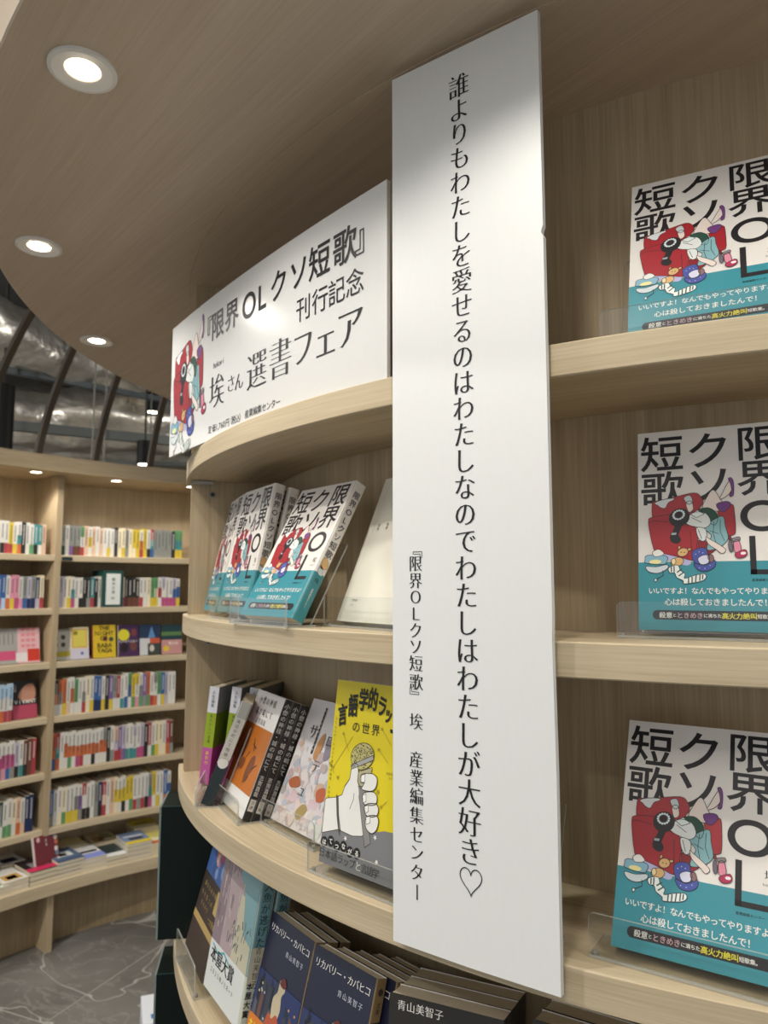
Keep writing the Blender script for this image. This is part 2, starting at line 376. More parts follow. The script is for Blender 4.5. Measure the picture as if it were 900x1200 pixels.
for a, lb in [(140.3, 'left downlight under the far cornice'), (130.65, 'right downlight under the far cornice'), (121, 'far downlight under the cornice hidden by the round bookcase'),
              (149.9, 'downlight under the far cornice beyond the left edge'), (159, 'leftmost downlight under the far cornice')]:
    downlight(pol(FX, FY, 2.372, a, EYE+.5505), lb + ' of the wall bookcase', .032, .024, FAR_W, 'downlights under the far cornice', ang=140, blend=.6, size=.03)
b = MB(); a = 136.0
M = Matrix.Translation(pol(0, 0, FR-.003, a, FZ[0]-.017)) @ Matrix.Rotation(rad(a+90), 4, 'Z')
b.box(-.026, .026, 0, .003, -.009, .009, mat('1f2f2b', .4), M=M)
so = b.build('shelf_sign', wall); tag(so, 'small dark green shelf label')
b = MB(); row(b, '日本文学', -.0165, 0, .011, mat('d8e0dc'), lambda x, y, l: tuple(M @ Vector((-x, 0, y)) - .0005*Vector((math.cos(rad(a)), math.sin(rad(a)), 0))), 0); b.build('lettering', so)

# arched ribs rising from the cornice and curving towards the middle
RIB = mat('54483a', .55)
for a, lb in [(139.8, 'arched wooden rib, second from the left of the photo'), (133.05, 'arched wooden rib in the middle of the opening'), (126.2, 'arched wooden rib beside the white sign'),
              (146.55, 'arched wooden rib at the left edge of the photo'), (153.3, 'arched wooden rib outside the left edge'), (119.4, 'arched wooden rib behind the white sign')]:
    t = thing('arched_rib', lb + ' above the wall bookcase', 'rib', pol(FX, FY, 2.40, a, EYE+.625), (0, 0, rad(a)), 'arched ribs above the wall bookcase')
    b = MB(); n = 22; hw = .014
    for i in range(n):
        z0, z1 = .8*i/n, .8*(i+1)/n; fs = lambda z: .32*z + .7*z*z
        for (ya, yb, m_) in ((-hw, hw, RIB),):
            P = [(-fs(z0), ya, z0), (-fs(z0), yb, z0), (-fs(z1), yb, z1), (-fs(z1), ya, z1)]
            Q = [(x+.035, y, z-.012*0) for x, y, z in P]
            b.poly(P, m_); b.poly(Q[::-1], m_); b.poly([P[0], P[3], Q[3], Q[0]], m_); b.poly([P[1], Q[1], Q[2], P[2]], m_)
    b.build('rib_beam', t)
    b = MB(); b.box(-.01, .04, -.02, .02, 0, .006, mat('55504a', .4, .6)); b.build('foot_plate', t)

# ducts, trays, rods and track spots in the open ceiling
def ducty(name, label, p, q, r, seed, cat='duct', m=FOIL, ell=1.):
    random.seed(seed); p = Vector(p); q = Vector(q); t = thing(name, label, cat, p)
    n, k = 60, 40; d = (q-p); a = d.cross(Vector((0, 0, 1))).normalized(); up = Vector((0, 0, 1)); V = []; F = []
    ph = [random.random()*6 for _ in range(6)]
    for i in range(n+1):
        u = i/n
        for j in range(k):
            th = 2*PI*j/k
            rr = r*(1 + .07*math.sin(9*u*PI+ph[0]+2*th) + .06*math.sin(21*u*PI+ph[1]-3*th) + .05*math.sin(5*th+ph[2]+4*u) + .03*math.sin(40*u+ph[3]+5*th) + .07*abs(math.sin(3.5*th+ph[4]+.8*u)) + .04*abs(math.sin(8*th+ph[5]+3*u)) + random.uniform(-.02, .02))
            V.append(d*u + a*rr*math.cos(th)*ell + up*rr*math.sin(th))
    for i in range(n):
        for j in range(k): F.append((i*k+j, i*k+(j+1) % k, (i+1)*k+(j+1) % k, (i+1)*k+j))
    F += [tuple(range(k)), tuple(n*k+j for j in range(k))]
    b = MB(); b.mesh(V, F, m, smooth=True); b.build('foil_jacket', t)
    for u in (.22, .5, .78):
        b = MB(); c = d*u; b.tube([c + Vector((0, 0, r*.9)), Vector((c.x, c.y, CE - p.z))], .006, mat('8a8880', .4, .7), 6); b.build('hanger_rod', t)
    return t
Z = EYE
ducty('foil_duct', 'long foil-wrapped duct running high behind the left ribs', (-3.1, 2.2, Z+1.5), (-1.7, 7.6, Z+1.88), .17, 3)
ducty('foil_duct', 'wide crumpled foil-wrapped duct behind the middle ribs', (-4.6, 5.0, Z+1.3), (-.6, 7.4, Z+1.55), .24, 5, ell=1.3)
ducty('foil_duct', 'low foil-wrapped duct behind the wide one above the cornice', (-5.0, 6.2, Z+1.42), (.4, 7.6, Z+1.62), .32, 9, ell=1.2)
def bar(name, label, cat, p, q, w_, h_, m, group=None):
    p = Vector(p); q = Vector(q); t = thing(name, label, cat, p, group=group); d = q-p; L = d.length
    M = d.to_track_quat('X', 'Z').to_matrix().to_4x4()
    b = MB(); b.box(0, L, -w_/2, w_/2, -h_/2, h_/2, m, M=M); b.build('rail', t)
    for u in (.3, .7):
        c = d*u; b = MB(); b.tube([c, Vector((c.x, c.y, CE-p.z))], .005, mat('8a8880', .4, .7), 6); b.build('hanger_rod', t)
    return t
STEEL = mat('5d605e', .45, .6)
bar('steel_rail', 'dark blue-grey steel rail crossing above the middle rib', 'rail', (-3.6, 3.6, Z+1.42), (-1.1, 6.9, Z+1.60), .05, .04, mat('42494c', .55, .3))
bar('steel_rail', 'grey steel rail running just above the far cornice', 'rail', (-3.9, 4.2, Z+1.11), (.2, 6.9, Z+1.18), .05, .07, STEEL)
bar('steel_rail', 'thin grey steel rail low behind the ribs', 'rail', (-4.2, 4.7, Z+.86), (-.8, 6.0, Z+1.0), .03, .03, STEEL)
bar('steel_post', 'grey upright steel channel behind the left rib', 'post', (-2.62, 4.7, Z+1.2), (-2.62, 4.7, Z+2.2), .045, .045, mat('7a7a72', .5, .4))
for x, y, lb in ((-1.98, 4.9, 'left one of the close pair'), (-1.90, 4.9, 'right one of the close pair'), (-1.38, 5.2, 'single one nearest the black spotlight')):
    t = thing('hanging_rod', 'thin steel rod hanging behind the arched ribs, ' + lb, 'rod', (x, y, Z+.7), group='steel rods hanging between the ribs')
    b = MB(); b.tube([(0, 0, 0), (0, 0, CE-Z-.7)], .0055, mat('77746c', .5, .5), 8); b.build('rod', t)
    b = MB(); b.box(-.02, .02, -.02, .02, -.004, .006, STEEL); b.build('nut', t)
t = thing('ceiling_unit', 'small pale grey ventilation box hanging behind the left rib', 'box', (-2.53, 5.0, Z+1.52))
b = MB(); b.box(-.13, .1, -.1, .1, 0, .16, mat('a39f94', .6)); b.build('housing', t)
b = MB()
for i in range(6): b.box(-.06, .08, -.108, -.1, .02+i*.02, .03+i*.02, mat('5a5852', .6))
b.build('louvre', t)
t = thing('dark_soffit_panel', 'dark board closing the ceiling void above the far cornice', 'panel', (-2.2, 6.6, Z+.5))
b = MB(); b.box(-2.6, 3.2, 0, .05, 0, .62, mat('40382e', .8)); b.build('board', t)
# pale beam above the top left corner
t = thing('ceiling_beam', 'pale painted beam high at the top left corner', 'beam', (-1.2, 1.35, Z+1.5), (0, 0, rad(62)))
b = MB(); b.box(-3, 1.0, -.12, .16, 0, .2, mat('a39a86', .7)); b.build('beam_box', t)
def track_spot(loc, label, r, h, face=(0, 0, 0)):
    t = thing('ceiling_spotlight', label, 'light', loc, group='black spotlights in the open ceiling')
    b = MB(); b.tube([(0, 0, 0), (0, 0, h)], r, mat('0a0a0a', .6, spec=.2), 20); b.build('housing', t)
    b = MB(); b.poly([(r*.8*math.cos(2*PI*i/20), r*.8*math.sin(2*PI*i/20), -.002) for i in range(20)][::-1], GLOW); b.build('lens', t)
    b = MB(); b.tube([(0, 0, h), (0, 0, CE-loc[2])], .008, mat('141414', .5), 8); b.build('stem', t)
    spotlight('lamp', t, (0, 0, -.01), SPOT_W, 120, .6, .04); return t
track_spot((-1.64, 4.95, Z+.84), 'black cylinder spotlight hanging just above the cornice', .052, .16)
track_spot((-1.93, 6.0, Z+1.46), 'black spotlight higher up behind the rib beside the sign', .055, .16)
track_spot((-2.42, 4.55, Z+.78), 'tall black spotlight at the left edge of the photo', .07, .5)
track_spot((-1.2, .4, Z+1.35), 'added black fill spotlight overhead outside the frame on the left', .05, .16)  # unseen; this and the next spot are added for floor and bounce fill
track_spot((-.6, -1.2, Z+1.35), 'added black fill spotlight overhead behind the viewer', .05, .16)
for loc, lb, aim in (((-3.3, 3.2, Z+.75), 'added black spotlight brightening the foil ducts from the left', (-1.6, 6.2, Z+1.5)), ((.9, 4.6, Z+.85), 'added black spotlight brightening the foil ducts from the right', (-2.2, 6.3, Z+1.5))):  # unseen spots added to brighten the foil ducts
    t = thing('ceiling_spotlight', lb, 'light', loc, group='black spotlights in the open ceiling'); d = (Vector(aim)-Vector(loc)).normalized()
    b = MB(); b.tube([-d*.14, (0, 0, 0)], .05, mat('141414', .5), 16); b.build('housing', t); b = MB(); b.tube([-d*.07, (-d.x*.07, -d.y*.07, CE-loc[2])], .008, mat('141414', .5), 8); b.build('stem', t)
    spotlight('lamp', t, d*.02, SPOT_W*1.8, 110, .7, .05, rot=d.to_track_quat('-Z', 'Y').to_euler())
for loc, lb, aim, k in (((-.9, 2.4, Z+1.62), 'added black spotlight above the canopy edge brightening the far right bay', (-1.42, 3.7, Z-1.15), .7), ((-2.1, .55, Z+1.5), 'added black spotlight left of the canopy brightening the far ledge', (-1.55, 3.6, Z-1.0), 3.2)):  # hidden spots added to lift the far shelves and ledge
    t = thing('ceiling_spotlight', lb, 'light', loc, group='black spotlights in the open ceiling'); d = (Vector(aim)-Vector(loc)).normalized()
    b = MB(); b.tube([-d*.14, (0, 0, 0)], .05, mat('141414', .5), 16); b.build('housing', t); b = MB(); b.tube([-d*.07, (-d.x*.07, -d.y*.07, CE-loc[2])], .008, mat('141414', .5), 8); b.build('stem', t)
    spotlight('lamp', t, d*.02, SPOT_W*k, 54, .5, .05, rot=d.to_track_quat('-Z', 'Y').to_euler())
# large unseen luminaires added as room fill, behind and left of the viewer
def luminaire(loc, label, watts):
    t = thing('fill_luminaire', label, 'light', loc, group='added fill luminaires over the open floor')
    b = MB(); b.box(-.62, .62, -.62, .62, .004, .06, mat('d8d6d0', .6)); b.build('housing', t)
    b = MB(); b.box(-.58, .58, -.58, .58, 0, .0035, emit('fff1dd', 2.2, 'diffuser_glow')); b.build('diffuser', t)
    l = bpy.data.lights.new('lamp', 'AREA'); l.shape = 'SQUARE'; l.size = 1.1; l.energy = watts; l.color = (1, .95, .88)
    o = bpy.data.objects.new('lamp', l); S.collection.objects.link(o); o.parent = t; o.location = (0, 0, -.01)
luminaire((-1.6, -1.6, CE-.35), 'large added fill luminaire over the floor behind the viewer', FILL_W)
luminaire((1.6, -1.8, CE-.35), 'large added fill luminaire behind the viewer on the right', FILL_W)
luminaire((-3.6, 1.2, CE-.35), 'large added fill luminaire over the aisle on the left', FILL_W)

# ------------------------------------------------------------ near books
INK = mat('17151a', .45); WHITE = mat('efebe4', .4)
def book_parts(t, W, H, T, cover, spine=None, band=0., bandcol=None, corner=.004, back=None):
    """front cover faces -Y, spine on the right (+X); origin at the front-bottom-left corner"""
    cm = cover; sm = spine or cover
    def profile(off, e):
        r = corner; P = [(0, -off), (W-r, -off)]
        for i in range(1, 6): a = -PI/2 + PI/2*i/6; P.append((W-r+(r+off)*math.cos(a), r+(r+off)*math.sin(a)))
        for i in range(6): a = PI/2*i/6; P.append((W-r+(r+off)*math.cos(a), T-r+(r+off)*math.sin(a)))
        P += [(W-r, T+off), (0, T+off)]; return P
    def sheet(name, z0, z1, off, cmat, smat, lift=0):
        b = MB(); P = profile(off, 0); n = len(P)
        for i in range(n-1):
            a, c = P[i], P[i+1]; mm = cmat if (i == 0 or i == n-2) else smat
            b.poly([(a[0], a[1], z0), (c[0], c[1], z0), (c[0], c[1], z1), (a[0], a[1], z1)], mm)
        Q = profile(off-.0004, 0)
        for z, fl_ in ((z0, 1), (z1, 0)):
            for i in range(n-1): b.poly([(P[i][0], P[i][1], z), (P[i+1][0], P[i+1][1], z), (Q[i+1][0], Q[i+1][1], z), (Q[i][0], Q[i][1], z)], cmat)
        for i in (0, n-1): b.poly([(P[i][0], P[i][1], z0), (Q[i][0], Q[i][1], z0), (Q[i][0], Q[i][1], z1), (P[i][0], P[i][1], z1)], cmat)
        for i in range(n-1):
            a, c = Q[i], Q[i+1]
            b.poly([(c[0], c[1], z0), (a[0], a[1], z0), (a[0], a[1], z1), (c[0], c[1], z1)], WHITE)
        return b.build(name, t)
    co = sheet('cover', 0, H, .0, cm, sm)
    b = MB(); b.box(.0012, W-.0012, .0006, T-.0006, .001, H-.001, PAGE); b.build('pages', t)
    if band: 
        bo = sheet('paper_band', -.0002, band, .00035, bandcol[0], bandcol[1] if len(bandcol) > 1 else bandcol[0])
        return co, bo
    return co, None
def front(x, y, l): return (x, -.00045 - l*.00006, y)
def front_low(x, y, l): return (x, -.00012 - l*.00003, y)
def spine_map(W): return lambda x, y, l: (W + .00045 + l*.00006, x, y)

# cover picture: a reclining woman seen from behind the sofa, digitised in its own flat coordinates
def hom(src, dst):
    A = []
    for (x, y), (u, v) in zip(src, dst): A += [[x, y, 1, 0, 0, 0, -u*x, -u*y, u], [0, 0, 0, x, y, 1, -v*x, -v*y, v]]
    n = 8
    for i in range(n):
        p = max(range(i, n), key=lambda r: abs(A[r][i])); A[i], A[p] = A[p], A[i]
        for r in range(n):
            if r != i and A[i][i]:
                f = A[r][i]/A[i][i]; A[r] = [a-f*c for a, c in zip(A[r], A[i])]
    h = [A[i][8]/A[i][i] for i in range(n)] + [1]
    return lambda x, y: ((h[0]*x+h[1]*y+h[2])/(h[6]*x+h[7]*y+1), (h[3]*x+h[4]*y+h[5])/(h[6]*x+h[7]*y+1))
_H = hom([(738, 843.7), (918.5, 861.1), (921.8, 1162.1), (716, 1107.5)], [(0, .188), (.128, .188), (.128, 0), (0, 0)])
def cv(*p): return [_H(700 + x/4.5, 900 + y/4.5) for x, y in p]
def sofa_picture(mb, to3, x0=0., y0=0., sx=1., sy=1., k=1.):
    """k: outline weight"""
    RED, RED2, OUT, SKIN, BL = mat('a81f2b', .4), mat('8c1722', .4), mat('2a1f24', .5), mat('ecdcd2', .45), mat('e6e8e4', .45)
    lay = [1.]
    def tr(P): return [((x-.05)*sx + x0, (y-.06)*sy + y0) for x, y in P]
    def sh(P, m, sm_=True, out=True):
        P = cv(*P); P = smooth(P, 3) if sm_ else P; lay[0] += .35
        shape(mb, tr(P), m, to3, lay[0], OUT if out else None, .0005*k)
    def st(P, wd=.0005, m=OUT): lay[0] += .1; stroke(mb, tr(cv(*P)), wd*k, m, to3, lay[0])
    sh([(200,440),(330,520),(395,560),(375,590),(290,545),(215,480)], mat('b9b6dc'), out=False)
    sh([(618,150),(650,112),(648,180),(610,215),(560,232),(520,300),(480,262),(540,240),(585,205)], SKIN)
    sh([(212,172),(250,160),(330,157),(440,152),(476,180),(487,222),(460,262),(455,330),(300,300),(215,300)], RED)
    sh([(560,270),(600,262),(640,264),(655,290),(656,430),(640,455),(610,450),(590,400)], RED)
    sh([(440,450),(500,470),(560,500),(500,548),(442,542)], RED2)
    sh([(183,275),(200,252),(300,256),(330,275),(400,325),(436,368),(443,410),(442,538),(400,562),(330,525),(215,468),(195,430),(185,340)], RED)
    st([(300,258),(340,300),(400,345)]); st([(405,380),(405,555)]); st([(185,280),(215,275),(290,300)])
    sh([(612,455),(625,455),(628,480),(615,480)], RED2, False)
    sh([(225,172),(255,160),(325,160),(330,172),(300,182),(280,212),(255,202),(240,185)], mat('dedfe0'))
    sh([(480,262),(520,180),(545,157),(562,172),(580,215),(600,262),(570,290)], SKIN)
    sh([(635,108),(650,104),(662,135),(658,205),(645,218),(636,210),(648,180),(645,140)], mat('7a3f86'))
    sh([(560,247),(610,240),(636,254),(634,275),(602,302),(575,290)], mat('6f3a80'))
    sh([(455,262),(510,257),(550,290),(563,330),(545,372),(510,345),(485,292)], mat('1d4a3b'))
    sh([(485,375),(560,330),(595,333),(600,390),(612,470),(575,508),(530,522),(490,515),(500,470),(520,430)], mat('86b4ba'))
    st([(540,350),(530,420),(545,500)]); st([(575,345),(570,420),(590,480)]); st([(510,400),(560,430)])
    sh([(395,205),(425,200),(432,250),(405,262)], SKIN); sh([(385,172),(420,163),(432,205),(405,215)], mat('c9d2d2'))
    sh([(400,292),(440,270),(500,292),(522,350),(490,378),(440,362),(388,330)], BL)
    sh([(410,275),(455,262),(490,292),(445,306)], mat('e4efe9'), False)
    sh([(440,368),(490,385),(492,440),(470,458),(446,430)], BL); st([(420,300),(470,340)]); st([(450,380),(465,440)])
    sh([(488,435),(512,455),(580,518),(593,545),(570,558),(545,530),(498,480)], SKIN)
    HAIR = mat('17171d', .4)
    sh(disc(352, 285, 56, 54), HAIR, False); sh([(330,325),(360,330),(345,372),(338,392),(350,420),(332,440),(300,425),(293,395),(312,362)], HAIR)
    sh(disc(350, 268, 33, 30), mat('8fb3b3'), False, False)
    for i in range(14):
        a = 2*PI*i/14; sh(disc(350+30*math.cos(a), 268+27*math.sin(a), 6, 5, 8), mat('e9eef0'), False, False)
    sh(disc(350, 268, 22, 20), mat('2b1519'), False, False)
    sh([(300,368),(332,372),(328,388),(300,384)], mat('a9b7bc'), False)
    sh([(145,505),(160,478),(262,505),(262,540),(240,553),(150,525)], mat('86b4c8')); sh(disc(200,528,34,14,14,.2), mat('f0e6a0'), False, False)
    sh([(190,465),(225,455),(252,488),(225,498),(196,492)], WHITE)
    sh([(145,545),(200,560),(262,560),(262,585),(210,602),(160,582)], mat('cfd9dc')); st([(235,590),(237,622),(200,636),(190,655)]); sh(disc(192,642,7,10,10), WHITE, False)
    TAN = mat('dcb277', .5)
    sh(disc(320,555,36,28,16), TAN, False); sh(disc(355,502,30,26,16), TAN, False); sh(disc(338,468,7,11,10,.4), TAN, False); sh(disc(392,492,11,8,10), TAN, False); sh(disc(300,548,13,20,10), mat('efd9a4'), False)
    st([(345,500),(349,500)], .0008); st([(362,505),(366,505)], .0008)
    BLU = mat('4552a0', .45)
    sh([(405,515),(440,497),(485,508),(492,575),(470,600),(415,580)], BLU); sh([(412,585),(470,610),(528,590),(525,632),(480,650),(432,632)], BLU)
    sh([(435,560),(470,545),(500,560),(490,600),(450,600)], mat('d8d8ea')); sh([(490,560),(515,552),(525,585),(505,600)], mat('8c6a6a'))
    for (x, y) in ((425,530),(445,520),(465,530),(440,620),(470,630),(500,618)): sh(disc(x, y, 3, 3, 6), mat('d6d9f0'), False, False)
    sh([(270,582),(320,575),(333,612),(357,640),(352,668),(400,662),(462,662),(472,690),(440,706),(350,702),(343,680),(310,652),(300,620),(274,614)], mat('e9ede8'))
    for P in [((285,582),(283,610)),((300,580),(298,614)),((315,620),(340,605)),((322,645),(350,628)),((375,668),(372,700)),((395,668),(392,702)),((418,664),(412,704)),((440,664),(436,700)),((455,668),(452,694))]: st(P, .0011, mat('3c5a54'))
    sh([(612,495),(628,490),(634,545),(622,560),(612,540)], mat('6d6470')); sh([(640,500),(668,494),(680,560),(645,566)], mat('e08aa0')); sh([(630,478),(672,474),(676,495),(645,500)], mat('8d7f86'))
    sh([(648,572),(698,560),(712,583),(702,605),(665,608),(645,592)], mat('b02a52')); sh(disc(690,582,16,9,12,.2), mat('f3e9ea'), False, False)

COVER = mat('e9e3dc', .38); TEAL = mat('3a909d', .35); TEAL2 = mat('35868f', .35); YEL = mat('f2e437', .4); PK = mat('caa0a8', .4)
TANKA = {}
def tanka_print(W, H, parent_cover, parent_band):
    b = MB()
    def P(ch_, x, y, w_, h_, m=INK, bold=.012): put(b, ch_, x, y, 1, m, front_low, 1, bold=bold, sx=w_, sy=h_)
    cw = .0395
    for ch_, x, y in [('短', .0215, .1655), ('歌', .0215, .1300), ('ク', .0620, .1655), ('ソ', .0620, .1330), ('限', .1035, .1690), ('界', .1035, .1365)]: P(ch_, x, y, cw, .0375 if x < .1 else .0345)
    put(b, 'O', .1035, .1025, 1, INK, front_low, 1, bold=.012, sx=.046, sy=.039)
    sofa_picture(b, lambda x, y, l: (x, -.00050 - l*.000018, y), .05, .06)
    # the final letter straddles the band
    x0, y1, y0, tk = .0925, .0835, .0495, .0048
    shape(b, [(x0, y0), (x0+tk, y0), (x0+tk, y1), (x0, y1)], INK, front, 0); shape(b, [(x0, y0), (x0+.0245, y0), (x0+.0245, y0+tk*.9), (x0, y0+tk*.9)], INK, front, 0)
    put(b, '埃', .1175, .0755, .0085, INK, front_low, 1, serif=1.)
    row(b, 'hokori', .1130, .0690, .0030, INK, front_low, 1, step=.0018)
    b.build('cover_print', parent_cover)
    b = MB()
    row(b, 'いいですよ！なんでもやってやりますよ！', .0115, .0352, .0064, WHITE, front, 1, step=.00605, bold=.012)
    row(b, '心は殺しておきましたんで！', .0255, .0252, .0068, WHITE, front, 1, step=.0066, bold=.012)
    pill = [(.0155+.0035*math.cos(a), .0135+.0042*math.sin(a)) for a in [PI/2+PI*i/6 for i in range(7)]] + [(.1165+.0035*math.cos(a), .0135+.0042*math.sin(a)) for a in [-PI/2+PI*i/6 for i in range(7)]]
    shape(b, pill, INK, front, 1)
    x = .0175
    for ch_, m_, e in [(c, WHITE, .0068) for c in '殺意'] + [('と', WHITE, .004)] + [(c, PK, .0066) for c in 'ときめき'] + [(c, WHITE, .0044) for c in 'に満ちた'] + [(c, YEL, .0066) for c in '高火力絶叫'] + [(c, WHITE, .0046) for c in '短歌集。']:
        put(b, ch_, x + e*.42, .0133, e*.84, m_, front, 3, bold=.012); x += e*.83
    row(b, '産業編集センター', .0945, .0447, .0026, INK, front, 1, step=.0026)
    b.build('band_print', parent_band)
def tanka_spine(W, T, cover, band):
    mp = spine_map(W); b = MB()
    row(b, '限界OLクソ短歌', T*.5, .170, .0105, INK, mp, 1, step=.0118, vert=True, bold=.004)
    shape(b, smooth([(T*.3, .082), (T*.75, .078), (T*.8, .070), (T*.3, .068)]), mat('dcb277'), mp, 1, INK, .0003); shape(b, smooth([(T*.25, .070), (T*.5, .069), (T*.7, .060), (T*.3, .061)]), mat('cfd9dc'), mp, 1, INK, .0003)
    b.build('spine_print', cover)
    b = MB(); put(b, '埃', T*.5, .052, .007, INK, mp, 1, serif=1.); row(b, '産業編集センター', T*.5, .040, .003, WHITE, mp, 1, step=.0031, vert=True); b.build('band_spine_print', band)

def place(x, y, z, yaw, tilt): return (x, y, EYE + z), Euler((-rad(tilt), 0, rad(yaw)), 'XYZ')
def behind(loc, rot, d):
    v = rot.to_matrix() @ Vector((0, d, 0)); return (loc[0]+v.x, loc[1]+v.y, loc[2]+v.z)
zA, zB, zC, zD, zE = .213, -.045, -.303, -.562, -.82
TG = 'copies of the teal-banded tanka book'
T_ = .017
loc, rot = place(.188, .640, zC+.0086, -33.3, 24.9)
tk = thing('book', 'teal-banded white tanka book leaning back on the lowest right shelf', 'book', loc, rot, TG)
c_, bd_ = book_parts(tk, .128, .188, T_, COVER, COVER, .0615, (TEAL, TEAL2)); tanka_print(.128, .188, c_, bd_); tanka_spine(.128, T_, c_, bd_)
near = [tk]
for d, lb in [((.2165, .632, zA+.0045, -27.4, 19.8), 'teal-banded white tanka book on the highest right shelf'),
          ((.2304, .669, zB+.0075, -28.5, 9.7), 'teal-banded white tanka book standing on the middle right shelf'),
          ((-.1824, .936, zB+.0112, -52.2, 28.5), 'teal-banded white tanka book nearest the cream book on the left shelf'),
          ((-.2524, 1.1169, zB+.0095, -60.3, 12.7), 'teal-banded white tanka book in the middle of the left group'),
          ((-.3037, 1.2434, zB+.0085, -69.3, 13.1), 'teal-banded white tanka book farthest left beside the upright')]:
    l, r = place(*d); near.append(dup(tk, l, r, lb))
l, r = place(-.2524, 1.1169, zB+.0095, -60.3, 12.7); l = behind(l, r, .0215)
near.append(dup(tk, l, r, 'teal-banded white tanka book standing behind the middle one of the left group'))

# cream book beside them
loc, rot = place(-.056, .8686, zB+.0065, -55.2, 22.3)
t = thing('book', 'cream book with tiny black title leaning beside the banner', 'book', loc, rot)
CR = mat('e6e1d2', .45); c_, _ = book_parts(t, .128, .188, .016, CR)
b = MB(); row(b, 'いつか', .038, .150, .008, INK, front, 1, step=.016, serif=1.)
for x in (.022, .040): row(b, '詩集', x, .122, .0045, INK, front, 1, vert=True)
row(b, '文芸文庫', .020, .026, .0032, mat('77736a'), front, 1, step=.0030); row(b, 'よむ', .020, .020, .0032, mat('77736a'), front, 1, step=.003)
stroke(b, [(.008, .002), (.014, .186)], .0004, mat('c9c3b2'), front, 1); b.build('cover_print', c_)

# row C, left side: green paperbacks, dark spine, orange covers, flower cover, yellow cover
SM = mat('8d9094', .4)
def green_book():
    t = thing('book', 'x', 'book'); W, H, T = .016, .148, .100     # stands spine outwards: its spine is the face towards -Y
    b = MB(); G = mat('8fa71f', .4); PKK = mat('b8549a', .4); GR = mat('8b8f92', .45)
    for z0, z1, m_, ms in ((0, .055, PKK, PKK), (.055, .108, G, mat('6f8a24', .4)), (.108, .148, mat('dadde2', .4), GR)):
        b.poly([(0, 0, z0), (W, 0, z0), (W, 0, z1), (0, 0, z1)], m_); b.poly([(W, 0, z0), (W, T, z0), (W, T, z1), (W, 0, z1)], ms); b.poly([(0, T, z0), (0, 0, z0), (0, 0, z1), (0, T, z1)], ms)
    for z in (0, .148): b.poly([(0, 0, z), (.0006, .0006, z), (.0006, T, z), (0, T, z)], G); b.poly([(W, 0, z), (W, T, z), (W-.0006, T, z), (W-.0006, .0006, z)], G); b.poly([(0, 0, z), (W, 0, z), (W-.0006, .0006, z), (.0006, .0006, z)], G)
    b.build('cover', t); b = MB(); b.box(.0007, W-.0007, .0007, T-.002, .001, .147, PAGE); b.build('pages', t)
    b = MB(); mp = lambda x, y, l: (x, -.0002, y)
    row(b, '人生論集', W/2, .139, .0062, INK, mp, 1, step=.0066, vert=True, serif=.6); row(b, 'あたらしい言葉', W/2, .103, .005, mat('38461a'), mp, 1, step=.0064, vert=True); row(b, '最新刊', W/2, .047, .006, mat('f0d44a'), mp, 1, step=.0072, vert=True)
    b.build('spine_print', t); return t
gb = green_book(); gb['group'] = 'green and pink paperbacks by the upright'
gb.location = (-.285, 1.163, EYE+zC+.004); gb.rotation_euler = Euler((0, rad(6), rad(-14)), 'XYZ'); gb['label'] = 'green and pink spined paperback closest to the upright panel'
dup(gb, (-.252, 1.160, EYE+zC+.004), Euler((0, rad(7), rad(-14)), 'XYZ'), 'green and pink spined paperback, second from the upright panel')
dup(gb, (-.229, 1.160, EYE+zC+.004), Euler((0, rad(9), rad(-14)), 'XYZ'), 'green spined paperback tucked behind the grey tilted one')

loc, rot = place(-.2635, 1.142, zC+.006, -84, 21)
t = thing('book', 'paperback with pink flowered cover and grey to black spine', 'book', loc, rot)
FLW = mat('d9b7bf', .4); c_, _ = book_parts(t, .092, .148, .0165, FLW, mat('a9a9a4', .3), corner=.003)
b = MB(); mp = spine_map(.092)
shape(b, [(0, 0), (.0165, 0), (.0165, .058), (0, .058)], mat('1f2b2d', .25), mp, 1); shape(b, disc(.008, .060, .0072, .0075), mat('e2e2dc', .3), mp, 2)
shape(b, [(.001, .066), (.0155, .066), (.0155, .125), (.001, .125)], mat('c9c8c0', .3), mp, 2); row(b, '海辺の町にて物語', .0072, .120, .0055, INK, mp, 3, step=.0068, vert=True)
b.build('spine_print', c_)
b = MB(); random.seed(4)
for i in range(26): shape(b, disc(random.uniform(.01, .085), random.uniform(.01, .14), random.uniform(.003, .009)), mat(random.choice(['c2557a', 'e7c9d0', '8f6fa0', 'e0e0dc', 'b0404f'])), front, 1+i*.1)
b.build('cover_print', c_)

loc, rot = place(-.2361, 1.0814, zC+.0055, -62.4, 21.2)
t = thing('book', 'orange paperback with white top, front copy in its clear stand', 'book', loc, rot, 'orange paperbacks with black spines')
W, H = .116, .159; c_, _ = book_parts(t, W, H, .0108, mat('e8e6e2', .4), mat('211c1b', .4), corner=.002)
b = MB(); OR_ = mat('c06f24', .4); BR = mat('7c4626', .5)
shape(b, [(0, .028), (W-.003, .028), (W-.003, .112), (0, .112)], OR_, front, 1)
for pts in ([(.030,.108),(.040,.085),(.035,.068),(.018,.058),(.012,.070),(.020,.095)], [(.080,.048),(.090,.060),(.084,.075),(.070,.070),(.064,.050),(.070,.036)], [(.045,.050),(.052,.056),(.050,.066),(.036,.064),(.034,.052)]): shape(b, smooth(pts), BR, front, 2)
for a_, c2 in (((.058,.095),(.070,.080)), ((.060,.088),(.075,.084)), ((.050,.068),(.056,.076)), ((.085,.058),(.098,.066)), ((.028,.056),(.036,.048)), ((.076,.040),(.082,.048)), ((.020,.078),(.034,.066))): stroke(b, [a_, c2], .0022, mat('3a2418'), front, 3)
